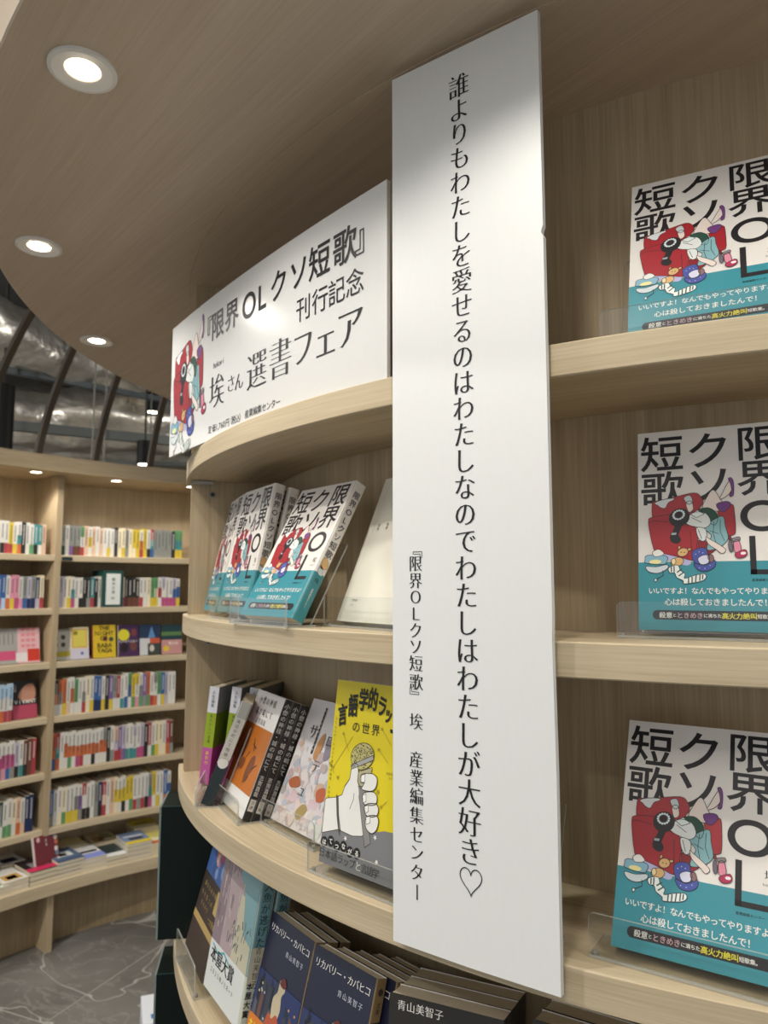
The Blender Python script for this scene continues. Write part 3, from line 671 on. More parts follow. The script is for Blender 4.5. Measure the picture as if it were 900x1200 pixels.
row(b, '小僧の神様', .026, .147, .0115, INK, front, 1, step=.0145, sy=1., serif=.8); row(b, '城の崎にて', .026, .131, .0115, INK, front, 1, step=.0145, serif=.8); row(b, '志賀直哉', .038, .1185, .008, INK, front, 1, step=.0105, serif=.8)
row(b, '新潮文庫', .02, .014, .005, mat('9a9a98'), front, 1, step=.0055); b.build('cover_print', c_)
b = MB(); mp = spine_map(W); row(b, '小僧の神様・城の崎にて', .0054, .150, .0078, WHITE, mp, 1, step=.0082, vert=True, serif=.5); row(b, '志賀直哉', .0054, .055, .0068, WHITE, mp, 1, step=.007, vert=True)
shape(b, [(.0015, .012), (.0093, .012), (.0093, .027), (.0015, .027)], mat('cfc9bf'), mp, 1); row(b, '文庫', .0054, .023, .005, INK, mp, 2, step=.006, vert=True); b.build('spine_print', c_)
dup(t, behind(loc, rot, .0125), rot, 'orange paperback second in its stand, only its black spine showing')
dup(t, behind(loc, rot, .025), rot, 'orange paperback at the back of its stand, next to the flower cover')

loc, rot = place(-.1469, .9843, zC+.006, -53, 23.6)
t = thing('book', 'white paperback with watercolour flowers and scattered katakana title', 'book', loc, rot)
W, H = .119, .160; c_, _ = book_parts(t, W, H, .014, mat('e4dfdf', .35))
b = MB(); random.seed(12)
for i in range(200):
    x = random.uniform(.004, W-.006); y = random.uniform(.004, .012 + (H-.05)*random.random()); r_ = random.uniform(.003, .010)
    a = random.random()*6; k_ = .35
    pts = smooth([(x+r_*math.cos(a+q*PI/2.5)*random.uniform(.4, 1.2), y+r_*math.sin(a+q*PI/2.5)*random.uniform(.4, 1.2)) for q in range(5)], 3)
    pts = [(min(max(px_, .001), W-.004), min(max(py_, .001), H-.002)) for px_, py_ in pts]
    shape(b, pts, mat(random.choice(['dcc3ca', 'cfcad2', 'e8dcd8', 'd9d0cc', 'c8b2b0', 'd2b49c', 'b9bdc8', 'cfd4cc', 'e3cfca', 'b3aeaa', 'e9e6e2', 'e4d8da', 'dcd2d4'])), front, 1+i*.03)
for pts, cl in (([(.048,.110),(.056,.120),(.060,.105),(.055,.085),(.046,.090)], 'c58f5c'), ([(.068,.110),(.078,.116),(.082,.095),(.070,.088)], '8f8798'), ([(.012,.052),(.030,.060),(.040,.050),(.022,.044)], 'b5673f'), ([(.05,.02),(.062,.032),(.074,.026),(.060,.012)], 'a9945c'), ([(.080,.052),(.095,.058),(.100,.045),(.086,.040)], 'c4663f')): shape(b, smooth(pts), mat(cl), front, 8)
for ch_, x, y, e in (('サ', .028, .118, .021), ('ラ', .083, .143, .02), ('ロ', .072, .112, .018), ('テ', .060, .078, .019), ('ュ', .048, .046, .019), ('ン', .098, .100, .018)): put(b, ch_, x, y, e, mat('2a2a33'), front, 9, serif=.8)
stroke(b, [(.040, .150), (.040, .092)], .0035, mat('22222a'), front, 9); row(b, '新しい短編集めた物語', .0401, .147, .0026, WHITE, front, 10, step=.0056, vert=True)
b.build('cover_print', c_)
b = MB(); mp = spine_map(W); row(b, 'サラロテュ', .007, .145, .008, INK, mp, 1, step=.011, vert=True); b.build('spine_print', c_)

# yellow linguistics-of-rap book
loc, rot = place(-.070, .825, zC+.0095, -43.5, 7.9)
t = thing('book', 'bright yellow book with a drawn hand gripping a microphone', 'book', loc, rot)
W, H = .128, .192; YB = mat('e3cf10', .38); GY = mat('7e7e80', .45)
c_, _ = book_parts(t, W, H, .018, YB)
K = MB(); _Y = hom([(395.5, 796), (470, 806), (470, 1049), (374, 1011.6)], [(0, H), (.72*W, H), (.72*W, 0), (0, 0)])
def yv(*p): return [_Y(310 + x/4.444, 790 + y/4.444) for x, y in p]
OUT = mat('1d1c1a', .5); MW = mat('eceae4', .45); GRM = mat('8b8985', .5)
bot = [(0, 0)] + [(W-.004, 0), (W-.004, .052)] + yv((705, 808), (660, 812), (600, 820)) + yv((540, 835), (470, 815), (430, 798), (360, 795)) + [(0, yv((300, 803))[0][1])]
shape(K, bot, GY, front, 1)
shape(K, [(0, .063)] + yv((330, 606), (395, 602), (425, 590), (440, 545), (470, 505), (480, 440), (495, 424), (512, 430), (520, 460), (520, 520), (545, 560), (575, 700), (620, 810), (560, 835), (500, 832), (440, 805), (410, 790)) + [(0, .029)], MW, front, 2, OUT, .0007)
shape(K, yv((520, 545), (560, 535), (622, 880), (585, 905)), GRM, front, 3, OUT, .0006)
shape(K, yv(*disc(538, 392, 68, 68, 26)), mat('c2b878'), front, 4, OUT, .0007)
shape(K, yv((520, 470), (600, 450), (596, 500), (560, 550), (515, 545)), mat('b9b08a'), front, 4, OUT, .0005)
random.seed(2)
for i in range(150):
    a = random.random()*2*PI; r_ = 62*math.sqrt(random.random()); x = 538+r_*math.cos(a); y = 392+r_*math.sin(a)
    stroke(K, yv((x-2.5, y-2), (x+2.5, y+2)), .0006, OUT, front, 5)
shape(K, yv((472, 432), (602, 388), (606, 412), (478, 455)), mat('a7a5a0'), front, 6, OUT, .0006)
shape(K, smooth(yv((470, 505), (478, 440), (494, 422), (513, 432), (521, 470), (518, 520), (530, 600), (500, 680), (470, 640), (455, 560))), MW, front, 6)
stroke(K, yv((440, 545), (470, 505), (478, 440), (494, 422), (513, 432), (520, 470), (518, 520), (540, 560)), .0008, OUT, front, 7); stroke(K, yv((500, 585), (498, 620), (478, 670)), .0006, OUT, front, 7)
for P in ([(537, 490), (560, 480), (610, 485), (635, 510), (632, 555), (610, 575), (570, 572), (545, 560), (560, 530), (537, 525)], [(552, 600), (570, 582), (620, 582), (643, 610), (638, 650), (600, 655), (565, 645)],
          [(568, 665), (590, 645), (640, 648), (658, 680), (650, 715), (610, 722), (580, 705)], [(580, 740), (600, 715), (645, 715), (664, 745), (655, 800), (625, 820), (590, 790)]):
    shape(K, smooth(yv(*P)), MW, front, 8, OUT, .0008)
for P in ([(540, 488), (562, 484), (562, 526), (540, 526)], [(553, 598), (575, 590), (578, 632), (560, 640)], [(570, 660), (592, 652), (596, 690), (578, 700)], [(583, 722), (610, 716), (612, 755), (588, 765)]): shape(K, yv(*P), mat('f6f4ee'), front, 9, OUT, .0005)
for P in ((( 392, 590), (398, 700), (412, 800)), ((402, 600), (408, 700), (424, 800))): stroke(K, yv(*P), .0007, OUT, front, 9)
stroke(K, yv((397, 595), (403, 700), (418, 820)), .0016, mat('55544f'), front, 8.5)
for ch_, x, y, e, ro in (('言', 412, 185, .019, .18), ('語', 470, 145, .0195, .08), ('学', 527, 122, .019, 0), ('的', 580, 122, .019, -.08), ('ラ', 632, 155, .018, -.2), ('ッ', 672, 195, .015, -.3), ('プ', 712, 250, .018, -.45)):
    p = yv((x, y))[0]; put(K, ch_, p[0], p[1], e*.86, OUT, front, 6, bold=.03, sx=.88, sy=1.5, rot=ro)
for ch_, x, y in (('の', 492, 245), ('世', 548, 255), ('界', 605, 265)): p = yv((x, y))[0]; put(K, ch_, p[0], p[1], .0125, OUT, front, 6)
for i, (x, y) in enumerate(((320, 862), (363, 860), (403, 893), (447, 895), (490, 930), (537, 942))):
    p = yv((x, y))[0]; shape(K, disc(p[0], p[1], .0052, .0056), OUT, front, 5); put(K, 'はてつながる'[i], p[0], p[1], .0062, WHITE, front, 6, bold=.02)
for i, ch_ in enumerate('日本語ラップと言語学'):
    p = yv((305 + 41*i, 925 + 16.8*i))[0]; put(K, ch_, p[0], p[1], .0098, WHITE if ch_ == 'と' else OUT, front, 6, serif=.4)
for x, y in ((650, 845), (458, 845), (672, 1000), (395, 495), (645, 580)):
    p = yv((x, y))[0]; n_ = [(p[0] + (.0028 if q % 2 else .0012)*math.sin(q*PI/5), p[1] + (.0028 if q % 2 else .0012)*math.cos(q*PI/5)) for q in range(10)]; shape(K, n_, WHITE if y > 700 else mat('a8962a'), front, 6)
for P in (((420, 275), (455, 360)), ((365, 440), (475, 290)), ((640, 260), (700, 340)), ((630, 360), (690, 430)), ((670, 665), (705, 635)), ((345, 420), (372, 470))):
    stroke(K, yv(*P), .0006, mat('b5a33a'), front, 3); shape(K, disc(*yv(P[0])[0], .0016), mat('b5a33a'), front, 3)
mpx = yv((372, 230))[0][0]; row(K, 'コミュニケーションと言葉の科学、ひびき', .0045, .150, .0034, OUT, front, 6, step=.0046, vert=True)
row(K, 'わからない', .088, .105, .003, OUT, front, 6, step=.003)
row(K, 'しくみ', .092, .101, .003, OUT, front, 6, step=.003)
K.build('cover_print', c_)

# row D: two tall books and the stacks of dark paperbacks
loc, rot = place(-.305, 1.182, zD+.018, -64, 16)
t = thing('book', 'blue book with orange flower and wide brown band at the left end', 'book', loc, rot)
c_, bd_ = book_parts(t, .122, .186, .016, mat('3f63a0', .4), None, .112, (mat('3a2a1f', .4),))
b = MB(); random.seed(6)
for i in range(9): a = i*.7; shape(b, smooth([(.055+.004*math.cos(a), .150+.004*math.sin(a)), (.055+.022*math.cos(a+.3), .150+.017*math.sin(a+.3)), (.055+.014*math.cos(a+.9), .150+.02*math.sin(a+.9))]), mat(random.choice(['c26a3c', 'd9a590', 'b04a3c', '9a86a8'])), front_low, 2+i*.3)
for i in range(10): shape(b, disc(random.uniform(.01, .11), random.uniform(.116, .18), random.uniform(.006, .014)), mat(random.choice(['5b7fb6', '3a5790', '7b95c4'])), front_low, 1+i*.05)
b.build('cover_print', c_)
b = MB(); GO = mat('b79a5a', .4)
row(b, '静かな夜の物語', .020, .098, .0085, GO, front, 1, step=.012, serif=.7); row(b, '夢を見つめて', .015, .084, .0085, GO, front, 1, step=.014, serif=.7); row(b, '生きる力', .025, .072, .007, GO, front, 1, step=.011)
shape(b, [(0, .046), (.118, .046), (.118, .056), (0, .056)], GO, front, 1); row(b, '一大巨編', .078, .066, .009, GO, front, 2, step=.0098, bold=.01); shape(b, [(.086, .078), (.112, .078), (.112, .108), (.086, .108)], mat('c4aa6a'), front, 1)
b.build('band_print', bd_)

loc, rot = place(-.248, 1.068, zD+.020, -57.8, 10)
t = thing('book', 'pale blue hardback with street scene and white award band', 'book', loc, rot)
LB = mat('7fa6ad', .4); CRM = mat('c8c3b4', .4); c_, bd_ = book_parts(t, .128, .188, .021, LB, mat('6f969d', .4), .060, (mat('dfe2df', .4), mat('c9cdbf', .4)))
b = MB()
shape(b, [(0, .05), (.060, .05), (.062, .165), (.050, .186), (.020, .187), (0, .18)], mat('8f7d84'), front_low, 1)
shape(b, [(.030, .052), (.080, .052), (.085, .120), (.080, .150), (.050, .165), (.032, .150)], mat('b09ea0'), front_low, 2)
shape(b, [(.070, .052), (.124, .052), (.124, .092), (.098, .098), (.086, .140), (.074, .140)], mat('c6c0a8'), front_low, 3)
random.seed(21)
for i in range(34): x = random.uniform(.004, .08); y = random.uniform(.07, .17); stroke(b, [(x, y), (x+random.uniform(-.001, .001), y+random.uniform(.006, .02))], .0016, mat(random.choice(['5d5560', 'c9bfb8', '746a70', 'd8cdbd'])), front_low, 4)
for i in range(22): x = random.uniform(.05, .12); y = random.uniform(.062, .105); stroke(b, [(x, y), (x+random.uniform(-.004, .004), y+random.uniform(.004, .012))], .0022, mat(random.choice(['2f3a3c', '4b5a58', '7f8a80'])), front_low, 5)
row(b, '青山美智子', .072, .178, .0055, mat('4b6a70'), front_low, 5, step=.0058, serif=.5); b.build('cover_print', c_)
b = MB()
row(b, '本屋大賞', .018, .045, .021, mat('14161a'), front, 2, step=.021, bold=.02, serif=.5); row(b, '２０２５年ノミネート', .018, .027, .0075, mat('202428'), front, 2, step=.0085)
stroke(b, [(.01, .056), (.03, .050), (.05, .058), (.07, .052)], .003, mat('6fb2bd'), front, 1); b.build('band_print', bd_)
b = MB(); mp = spine_map(.128); row(b, '人魚が逃げた', .0105, .166, .0125, mat('24353a'), mp, 1, step=.0132, vert=True, serif=.5); shape(b, [(0.001, .05), (.020, .05), (.020, .094), (.001, .094)], mat('c9c3ac'), mp, 0.5); row(b, '青山美智子', .0105, .090, .0088, mat('3a3a34'), mp, 1.5, step=.0095, vert=True, serif=.5); b.build('spine_print', c_)
b = MB(); row(b, '本屋大賞', .006, .050, .009, INK, mp, 2, step=.0105, vert=True, bold=.02); row(b, 'ノミネート', .015, .050, .009, INK, mp, 2, step=.0105, vert=True, bold=.02); b.build('band_spine_print', bd_)
dup(t, behind(loc, rot, .024), rot, 'pale blue hardback mostly hidden behind the front copy on the bottom shelf', 'pale blue hardbacks'); t['group'] = 'pale blue hardbacks'

loc, rot = place(-.172, .955, zD+.010, -53.9, 15)
NB = mat('20233a', .35); t = thing('book', 'dark blue night-scene paperback with orange band on the left of the pair', 'book', loc, rot, 'dark blue night-scene paperbacks')
W, H = .105, .149; c_, _ = book_parts(t, W, H, .015, NB, mat('8a7350', .45), corner=.0015)
b = MB()
shape(b, [(0, .0), (W-.002, 0), (W-.002, .085), (0, .085)], mat('2a3768', .35), front, .5); random.seed(8)
for i in range(13): x = random.uniform(0, .08); shape(b, [(x, .02), (x+.012, .02), (x+.012, random.uniform(.055, .085)), (x+.003, random.uniform(.06, .09))], mat(random.choice(['1c2230', '28303f', '3a3f4a'])), front, 1+i*.1)
for i in range(9): x = .004 + i*.0115; shape(b, [(x, .024), (x+.008, .024), (x+.0075, .050+.012*math.sin(i*2.1)), (x+.001, .054+.012*math.sin(i*2.1))], mat(('5c5a60', '6d4a44', '4a5870')[i % 3]), front, 2.5)
shape(b, smooth([(.048, .046), (.058, .045), (.064, .060), (.061, .074), (.066, .082), (.060, .090), (.052, .088), (.051, .076), (.044, .066)]), mat('c9bb9c'), front, 3); shape(b, smooth([(.052, .086), (.060, .094), (.067, .088), (.062, .083)]), mat('6b2f2c'), front, 3.6)
shape(b, smooth([(.036, .030), (.052, .026), (.068, .031), (.066, .046), (.058, .054), (.049, .047), (.040, .050)]), mat('b8583a'), front, 3.8); shape(b, smooth([(.070, .030), (.082, .034), (.080, .058), (.073, .056)]), mat('3c4150'), front, 3.8)
for i in range(20): x = random.uniform(.004, .1); shape(b, disc(x, random.uniform(.03, .075), .0014), mat(random.choice(['e0c9a0', 'b9c3dc', 'd8a070'])), front, 3)
row(b, 'リカバリー・カバヒコ', .010, .134, .0098, WHITE, front, 4, step=.0094, serif=.4); row(b, '青山美智子', .054, .117, .0072, mat('c9ccd8'), front, 4, step=.0085, serif=.4)
shape(b, [(0, 0), (W-.002, 0), (W-.002, .020), (0, .020)], mat('cfcfd4'), front, 2); shape(b, [(0, 0), (.05, 0), (.05, .036), (0, .036)], mat('d67a24'), front, 4); row(b, '大ヒット', .008, .026, .009, YEL, front, 5, step=.0105, bold=.02)
b.build('cover_print', c_)
b = MB(); mp = spine_map(W); shape(b, disc(.0075, .136, .0035), mat('3b3026'), mp, 1); row(b, '文庫', .0075, .124, .0055, mat('3b3026'), mp, 1, step=.006, vert=True); shape(b, [(0.0005, .0), (.0145, .0), (.0145, .108), (.0005, .108)], NB, mp, 1); row(b, 'リカバリー・カバヒコ', .0075, .102, .0065, WHITE, mp, 2, step=.007, vert=True); b.build('spine_print', c_)
dup(t, behind(loc, rot, .018), rot, 'dark blue paperback behind the left one of the pair, top edge showing')
dup(t, behind(loc, rot, .036), rot, 'dark blue paperback third in the left stack, near the back panel')
loc, rot = place(-.108, .860, zD+.012, -47.1, 16)
dup(t, loc, rot, 'dark blue night-scene paperback, front of the right stack')
for i, lb in enumerate(['second in the right stack, showing the end of its title', 'third in the right stack', 'fourth in the right stack, against the black book', 'last in the right stack, deepest in the shelf']):
    l = behind(loc, rot, .0175*(i+1)); l = (l[0]+.012*(i+1)*math.cos(rad(-47)), l[1]+.012*(i+1)*math.sin(rad(-47)), l[2]); dup(t, l, rot, 'dark blue night-scene paperback ' + lb)

loc, rot = place(-.004, .750, zD+.010, -25, 9)
t = thing('book', 'black book with white author name, front copy at the bottom edge', 'book', loc, rot, 'black books below the banner')
W, H = .116, .155; BK = mat('2c2824', .4); c_, _ = book_parts(t, W, H, .0265, BK, None, corner=.0015)
b = MB(); row(b, '青山美智子', .013, .146, .0095, WHITE, front, 1, step=.0098, serif=.4); row(b, '月曜日の', .020, .118, .018, mat('d8c9a0'), front, 1, step=.019, serif=.6); b.build('cover_print', c_)
dup(t, behind(loc, rot, .0275), rot, 'black book directly behind the front copy, cream page top showing'); dup(t, behind(loc, rot, .055), rot, 'black book third from the front below the banner')
for i in range(4):
    loc, rot = place(.126 + .0145*i, .700 + .0245*i, zD+.014-.004*i, -31, 8); dup(t, loc, rot, ['brown-topped book, front one of the stack under the banner corner', 'brown-topped book, second of the stack under the banner corner', 'brown-topped book, third of the stack under the banner corner', 'brown-topped book, rearmost of the stack under the banner corner'][i], 'brown-topped books under the banner corner')
loc, rot = place(-.290, 1.13, zE+.004, -62, 14)
t = thing('book', 'dark mottled paperback on the shelf below the green box', 'book', loc, rot); c_, _ = book_parts(t, .105, .152, .015, mat('3a3038', .5))
b = MB(); random.seed(5)
for i in range(60): shape(b, disc(random.uniform(.004, .1), random.uniform(.004, .145), random.uniform(.001, .003), n=7), mat(random.choice(['6a5a66', '857786', '2a2028', '4d4152'])), front, 1+i*.02)
b.build('cover_print', c_)

# clear acrylic stands
def stand(x, y, z, yaw, tilt, W, depth, label, lip=.030, gap=.012, side=.012, back_h=.11, wback=None):
    t = thing('book_stand', label, 'stand', (x, y, EYE+z+.0005), (0, 0, rad(yaw)), 'clear acrylic book stands')
    th = .0022; fc = {'top': ACR, 'bottom': ACR}
    x0, x1 = -side, W+side
    b = MB(); b.box(x0, x1, -gap, depth, 0, th, ACRE, face=fc); b.build('base', t)
    def plate(x0, x1, h, M, r=.005):
        b = MB(); P = [(x0, 0), (x1, 0), (x1, h-r)] + [(x1-r+r*math.cos(a), h-r+r*math.sin(a)) for a in (PI/6, PI/3, PI/2)] + [(x0+r+r*math.cos(a), h-r+r*math.sin(a)) for a in (PI/2, PI*2/3, PI*5/6)] + [(x0, h-r)]
        b.poly([M @ Vector((p, 0, q)) for p, q in P], ACR); b.poly([M @ Vector((p, th, q)) for p, q in P][::-1], ACR)
        for i in range(len(P)):
            a, c = P[i], P[(i+1) % len(P)]; b.poly([M @ Vector((a[0], 0, a[1])), M @ Vector((c[0], 0, c[1])), M @ Vector((c[0], th, c[1])), M @ Vector((a[0], th, a[1]))], ACRE)
        return b
    plate(x0, x1, lip, Matrix.Translation((0, -gap, th))).build('front_lip', t)
    wb = (wback or (x0+.012, x1-.012))
    plate(wb[0], wb[1], back_h, Matrix.Translation((0, depth, th)) @ Matrix.Rotation(-rad(tilt), 4, 'X')).build('back_rest', t)
    b = MB()
    for xx in (x0+.004, x1-.010): b.tube([(xx, -gap+.006, -.0005), (xx, -gap+.006, .004)], .0022, ACRE, 8)
    b.build('rubber_foot', t); return t
SL = 'clear acrylic stand holding '
stand(.2165, .632, zA, -27.4, 19.8, .128, .026, SL+'the book on the highest right shelf', side=.022)
stand(.2304, .669, zB, -28.5, 9.7, .128, .026, SL+'the book on the middle right shelf', side=.017)
stand(.188, .640, zC, -33.3, 24.9, .128, .030, SL+'the book on the lowest right shelf', side=.015, lip=.033)
stand(.030, .715, zC, -33, 24, .118, .03, 'empty clear acrylic stand half hidden behind the banner', side=.014, lip=.034)
stand(-.1824, .936, zB, -52.2, 28.5, .128, .028, SL+'the tanka book nearest the cream book', side=.006)
stand(-.2524, 1.1169, zB, -60.3, 12.7, .128, .048, SL+'the middle tanka books on the left', side=.004)
stand(-.056, .8686, zB, -55.2, 22.3, .128, .026, SL+'the cream book beside the banner', side=.010, lip=.032)
stand(-.2361, 1.0814, zC, -62.4, 21.2, .116, .052, SL+'the orange paperbacks', side=.004, lip=.028, gap=.008)
stand(-.1469, .9843, zC, -53, 23.6, .119, .026, SL+'the flower-covered paperback', side=.006, lip=.030)
stand(-.070, .825, zC, -43.5, 7.9, .128, .026, SL+'the yellow microphone book', side=.006, lip=.030)
stand(-.2635, 1.142, zC, -84, 21, .092, .026, SL+'the grey-spined paperback', side=.004, lip=.026, gap=.008)
stand(-.305, 1.182, zD, -64, 16, .122, .03, SL+'the blue flower book at the bottom left', side=.004, lip=.042)

# dark green display boxes at the left end
GBX = mat('041412', .5, spec=.25); GTR = mat('7c8c88', .4)
for z, lb in ((zD, 'dark green display box standing at the left end below the third shelf'), (zE, 'dark green display box one shelf lower at the left end')):
    t = thing('display_box', lb, 'box', (-.3625, 1.236, EYE+z+.001), (0, 0, rad(9)), 'dark green display boxes')
    hh = .205
    b = MB(); b.box(0, .12, 0, .096, 0, hh-.0003, GBX); b.build('body', t)
    b = MB(); b.box(-.003, -.0002, .0, .096, 0, hh, GTR); b.build('side_edge', t); b = MB(); b.box(0, .12, .0, .0025, hh, hh+.001, mat('123a36', .3)); b.build('lid_fold', t)
t = thing('box', 'small white and blue box standing on the floor by the green box', 'box', (-.865, 2.80, .0), (0, 0, rad(20)))
b = MB(); b.box(0, .3, 0, .2, 0, .09, mat('dfe3ea', .5)); b.build('carton', t); b = MB(); b.box(.03, .2, .03, .06, .0903, .091, mat('3f78b8', .5)); b.build('blue_stripe', t)

# ------------------------------------------------------------ banner
WB, HB = .1615, .846
loc = (.0085, .7093, EYE-.3225); yaw = math.atan2(.61464-.708215, .141016-.009726)
t = thing('banner', 'tall narrow white foam-board banner with a vertical line of Japanese text', 'banner', loc, (0, 0, yaw))
BW = mat('e9e9e7', .45); b = MB()
P = [(0, 0), (WB*.5, -.001), (WB, 0), (WB+.0006, HB*.2), (WB-.0006, HB*.33), (WB, HB*.35), (WB, HB*.745), (WB-.0018, HB*.749), (WB-.0018, HB*.752), (WB, HB*.757), (WB-.0005, HB), (0, HB), (0, HB*.5)]
b.poly([(x, 0, z) for x, z in P], BW); b.poly([(x, .006, z) for x, z in P][::-1], BW)
for i in range(len(P)): a, c = P[i], P[(i+1) % len(P)]; b.poly([(a[0], 0, a[1]), (c[0], 0, c[1]), (c[0], .006, c[1]), (a[0], .006, a[1])], mat('d5d4cf', .8))
b.build('board', t)
bm = lambda x, y, l: (x, -.0004, y)
b = MB(); y0, y1 = .953*HB, .083*HB; txt = '誰よりもわたしを愛せるのはわたしなのでわたしはわたしが大好き'
for i, c in enumerate(txt): put(b, c, WB*(.487 + .0185*i/30), y0 + (y1-y0)*i/30, .0255, INK, bm, 0, serif=.95, sx=.92, sy=1.02)
hx, hy, hr = WB*.507, y1, .0118
H_ = [(hx + hr*.9*(16*math.sin(a)**3)/16, hy + .001 + hr*(13*math.cos(a)-5*math.cos(2*a)-2*math.cos(3*a)-math.cos(4*a))/15) for a in [2*PI*i/40 for i in range(41)]]
stroke(b, H_, .0009, INK, bm, 0)
b.build('main_lettering', t)
b = MB(); txt = '『限界ＯＬクソ短歌』　埃　産業編集センター'; ys = [.4235, .408, .389, .371, .3525, .334, .3165, .298, .278, .2625, 0, .2355, 0, .195, .1755, .1565, .1365, .1165, .098, .0775, .0575]
for c, y in zip(txt, ys):
    if c != '　': put(b, c, WB*.163, HB*y, .0163, INK, bm, 0, vert=True, serif=0. if c in 'ー『』' else 1., sx=.95)
b.build('small_lettering', t)

# ------------------------------------------------------------ bent sign standing on the top shelf
ce = (3.2003, 3.6176); rr = 4.3041; a0, a1 = 214.33257, 222.02645; SL_ = .578
t = thing('sign', 'wide bent white sign with black Japanese fair title and sofa drawing', 'sign', (-.354, 1.19, EYE+.2135))
def sg(x, y, l):
    a = rad(a0 + (a1-a0)*x/SL_); q = rr + .0004 + l*.00004
    return (ce[0] + q*math.cos(a) + .354, ce[1] + q*math.sin(a) - 1.19, y)
SH = .2175; b = MB(); n = 24; SW = mat('e9e8e5', .22)
def sgb(x, y, d): 
    a = rad(a0 + (a1-a0)*x/SL_); return (ce[0] + (rr-d)*math.cos(a) + .354, ce[1] + (rr-d)*math.sin(a) - 1.19, y)
E_ = mat('cfcdc6', .8)
V = []; F = []
for i in range(n+1):
    x = SL_*i/n; V += [sgb(x, 0, 0), sgb(x, SH, 0), sgb(x, 0, .005), sgb(x, SH, .005)]
for i in range(n):
    q = 4*i; b.mesh([V[q], V[q+4], V[q+5], V[q+1]], [(0, 1, 2, 3)], SW, True); b.mesh([V[q+2], V[q+3], V[q+7], V[q+6]], [(0, 1, 2, 3)], SW); b.mesh([V[q], V[q+2], V[q+6], V[q+4]], [(0, 1, 2, 3)], E_); b.mesh([V[q+1], V[q+5], V[q+7], V[q+3]], [(0, 1, 2, 3)], E_)
for q in (0, 4*n): b.mesh([V[q], V[q+1], V[q+3], V[q+2]], [(0, 1, 2, 3)], E_)
b.build('board', t)
b = MB(); mm = .001
for c, x, y, e in [('『', 152, 169, 42), ('限', 191.4, 169, 45), ('界', 238.4, 169, 45), ('O', 290, 168, 50), ('L', 327, 168, 48), ('ク', 368, 169, 44), ('ソ', 414.3, 169, 44), ('短', 458.2, 169, 45), ('歌', 506.8, 169, 45), ('』', 545, 169, 42)]:
    put(b, c, x*mm, y*mm, e*mm, INK, sg, 1, bold=.014 if c not in '『』' else .006)
for c, x in zip('刊行記念', (425.9, 460.1, 492.5, 525.5)): put(b, c, x*mm, .1205, .033, INK, sg, 1, bold=.004)
for c, x, y, e in [('埃', 193.5, 69, 53), ('さ', 240.3, 69, 27), ('ん', 265, 67, 27), ('選', 314.5, 71, 56), ('書', 374.2, 72, 56), ('フ', 425.6, 72, 50), ('ェ', 472, 70, 50), ('ア', 516.8, 72, 52)]: put(b, c, x*mm, y*mm, e*mm, INK, sg, 1, serif=1.1)
row(b, 'hokori', .183, .1095, .0125, INK, sg, 1, step=.0062, serif=.6); 
xs = [173, 187, 196.5, 201.5, 207, 214, 221, 232] + [241, 252, 264, 274]
for i, c in enumerate('定価1,760円（税込）'): put(b, c, xs[i]*mm, .0155, .0125, INK, sg, 1)
for i, c in enumerate('産業編集センター'): put(b, c, (290 + i*11.6)*mm, .0165, .0120, INK, sg, 1)
b.build('lettering', t)
b = MB(); sofa_picture(b, lambda x, y, l: sg(x, y, l*.35), .085, .036, 1.75, 2.12, 1.9)
b.build('picture_print', t)

# ------------------------------------------------------------ books on the far wall
def fang(x): # bay position (photo column used only to read off the order of books) -> angle on the wall
    T = [(-60, 147.8), (0, 142.8), (62, 137.6), (137, 129.9), (213, 121.6), (290, 113)]
    for (a, p), (c, q) in zip(T, T[1:]):
        if x <= c: return p + (q-p)*(x-a)/(c-a)
    return T[-1][1]
PAL = {'w': 'dad6cd', 'c': 'e6d8b8', 'k': '2a2826', 'g': '8b8c86', 'b': '3a5f98', 'n': '1f2c55', 't': '418889', 'r': 'a83f45', 'p': 'd890a4', 'm': 'b04c7a', 'o': 'c4693c', 'y': 'd3b838', 'e': '5f9462', 'v': '7b5f94', 'l': 'a9c4dc', 's': 'dcb89c', 'u': '6a4030', 'd': '173f38', 'x': 'b9b2c0'}
CN = {'w': 'white', 'c': 'cream', 'k': 'black', 'g': 'grey', 'b': 'blue', 'n': 'navy', 't': 'teal', 'r': 'red', 'p': 'pink', 'm': 'magenta', 'o': 'orange', 'y': 'yellow', 'e': 'green', 'v': 'purple', 'l': 'sky-blue', 's': 'peach', 'u': 'brown', 'd': 'dark-green', 'x': 'lilac'}
def M_(k): return mat(PAL[k], .5)
ORD = ['first', 'second', 'third', 'fourth', 'fifth', 'sixth', 'seventh', 'eighth', 'ninth', 'tenth', 'eleventh', 'twelfth', 'thirteenth', 'fourteenth', 'fifteenth', 'sixteenth', 'seventeenth', 'eighteenth', 'nineteenth', 'twentieth']
def ordi(i): return ORD[i] if i < 20 else ('twenty-' + ORD[i-20] if i < 39 else ('fortieth' if i == 39 else 'forty-' + ORD[min(i-40, 19)]))
RN = ['top', 'second', 'third', 'fourth', 'fifth', 'bottom']
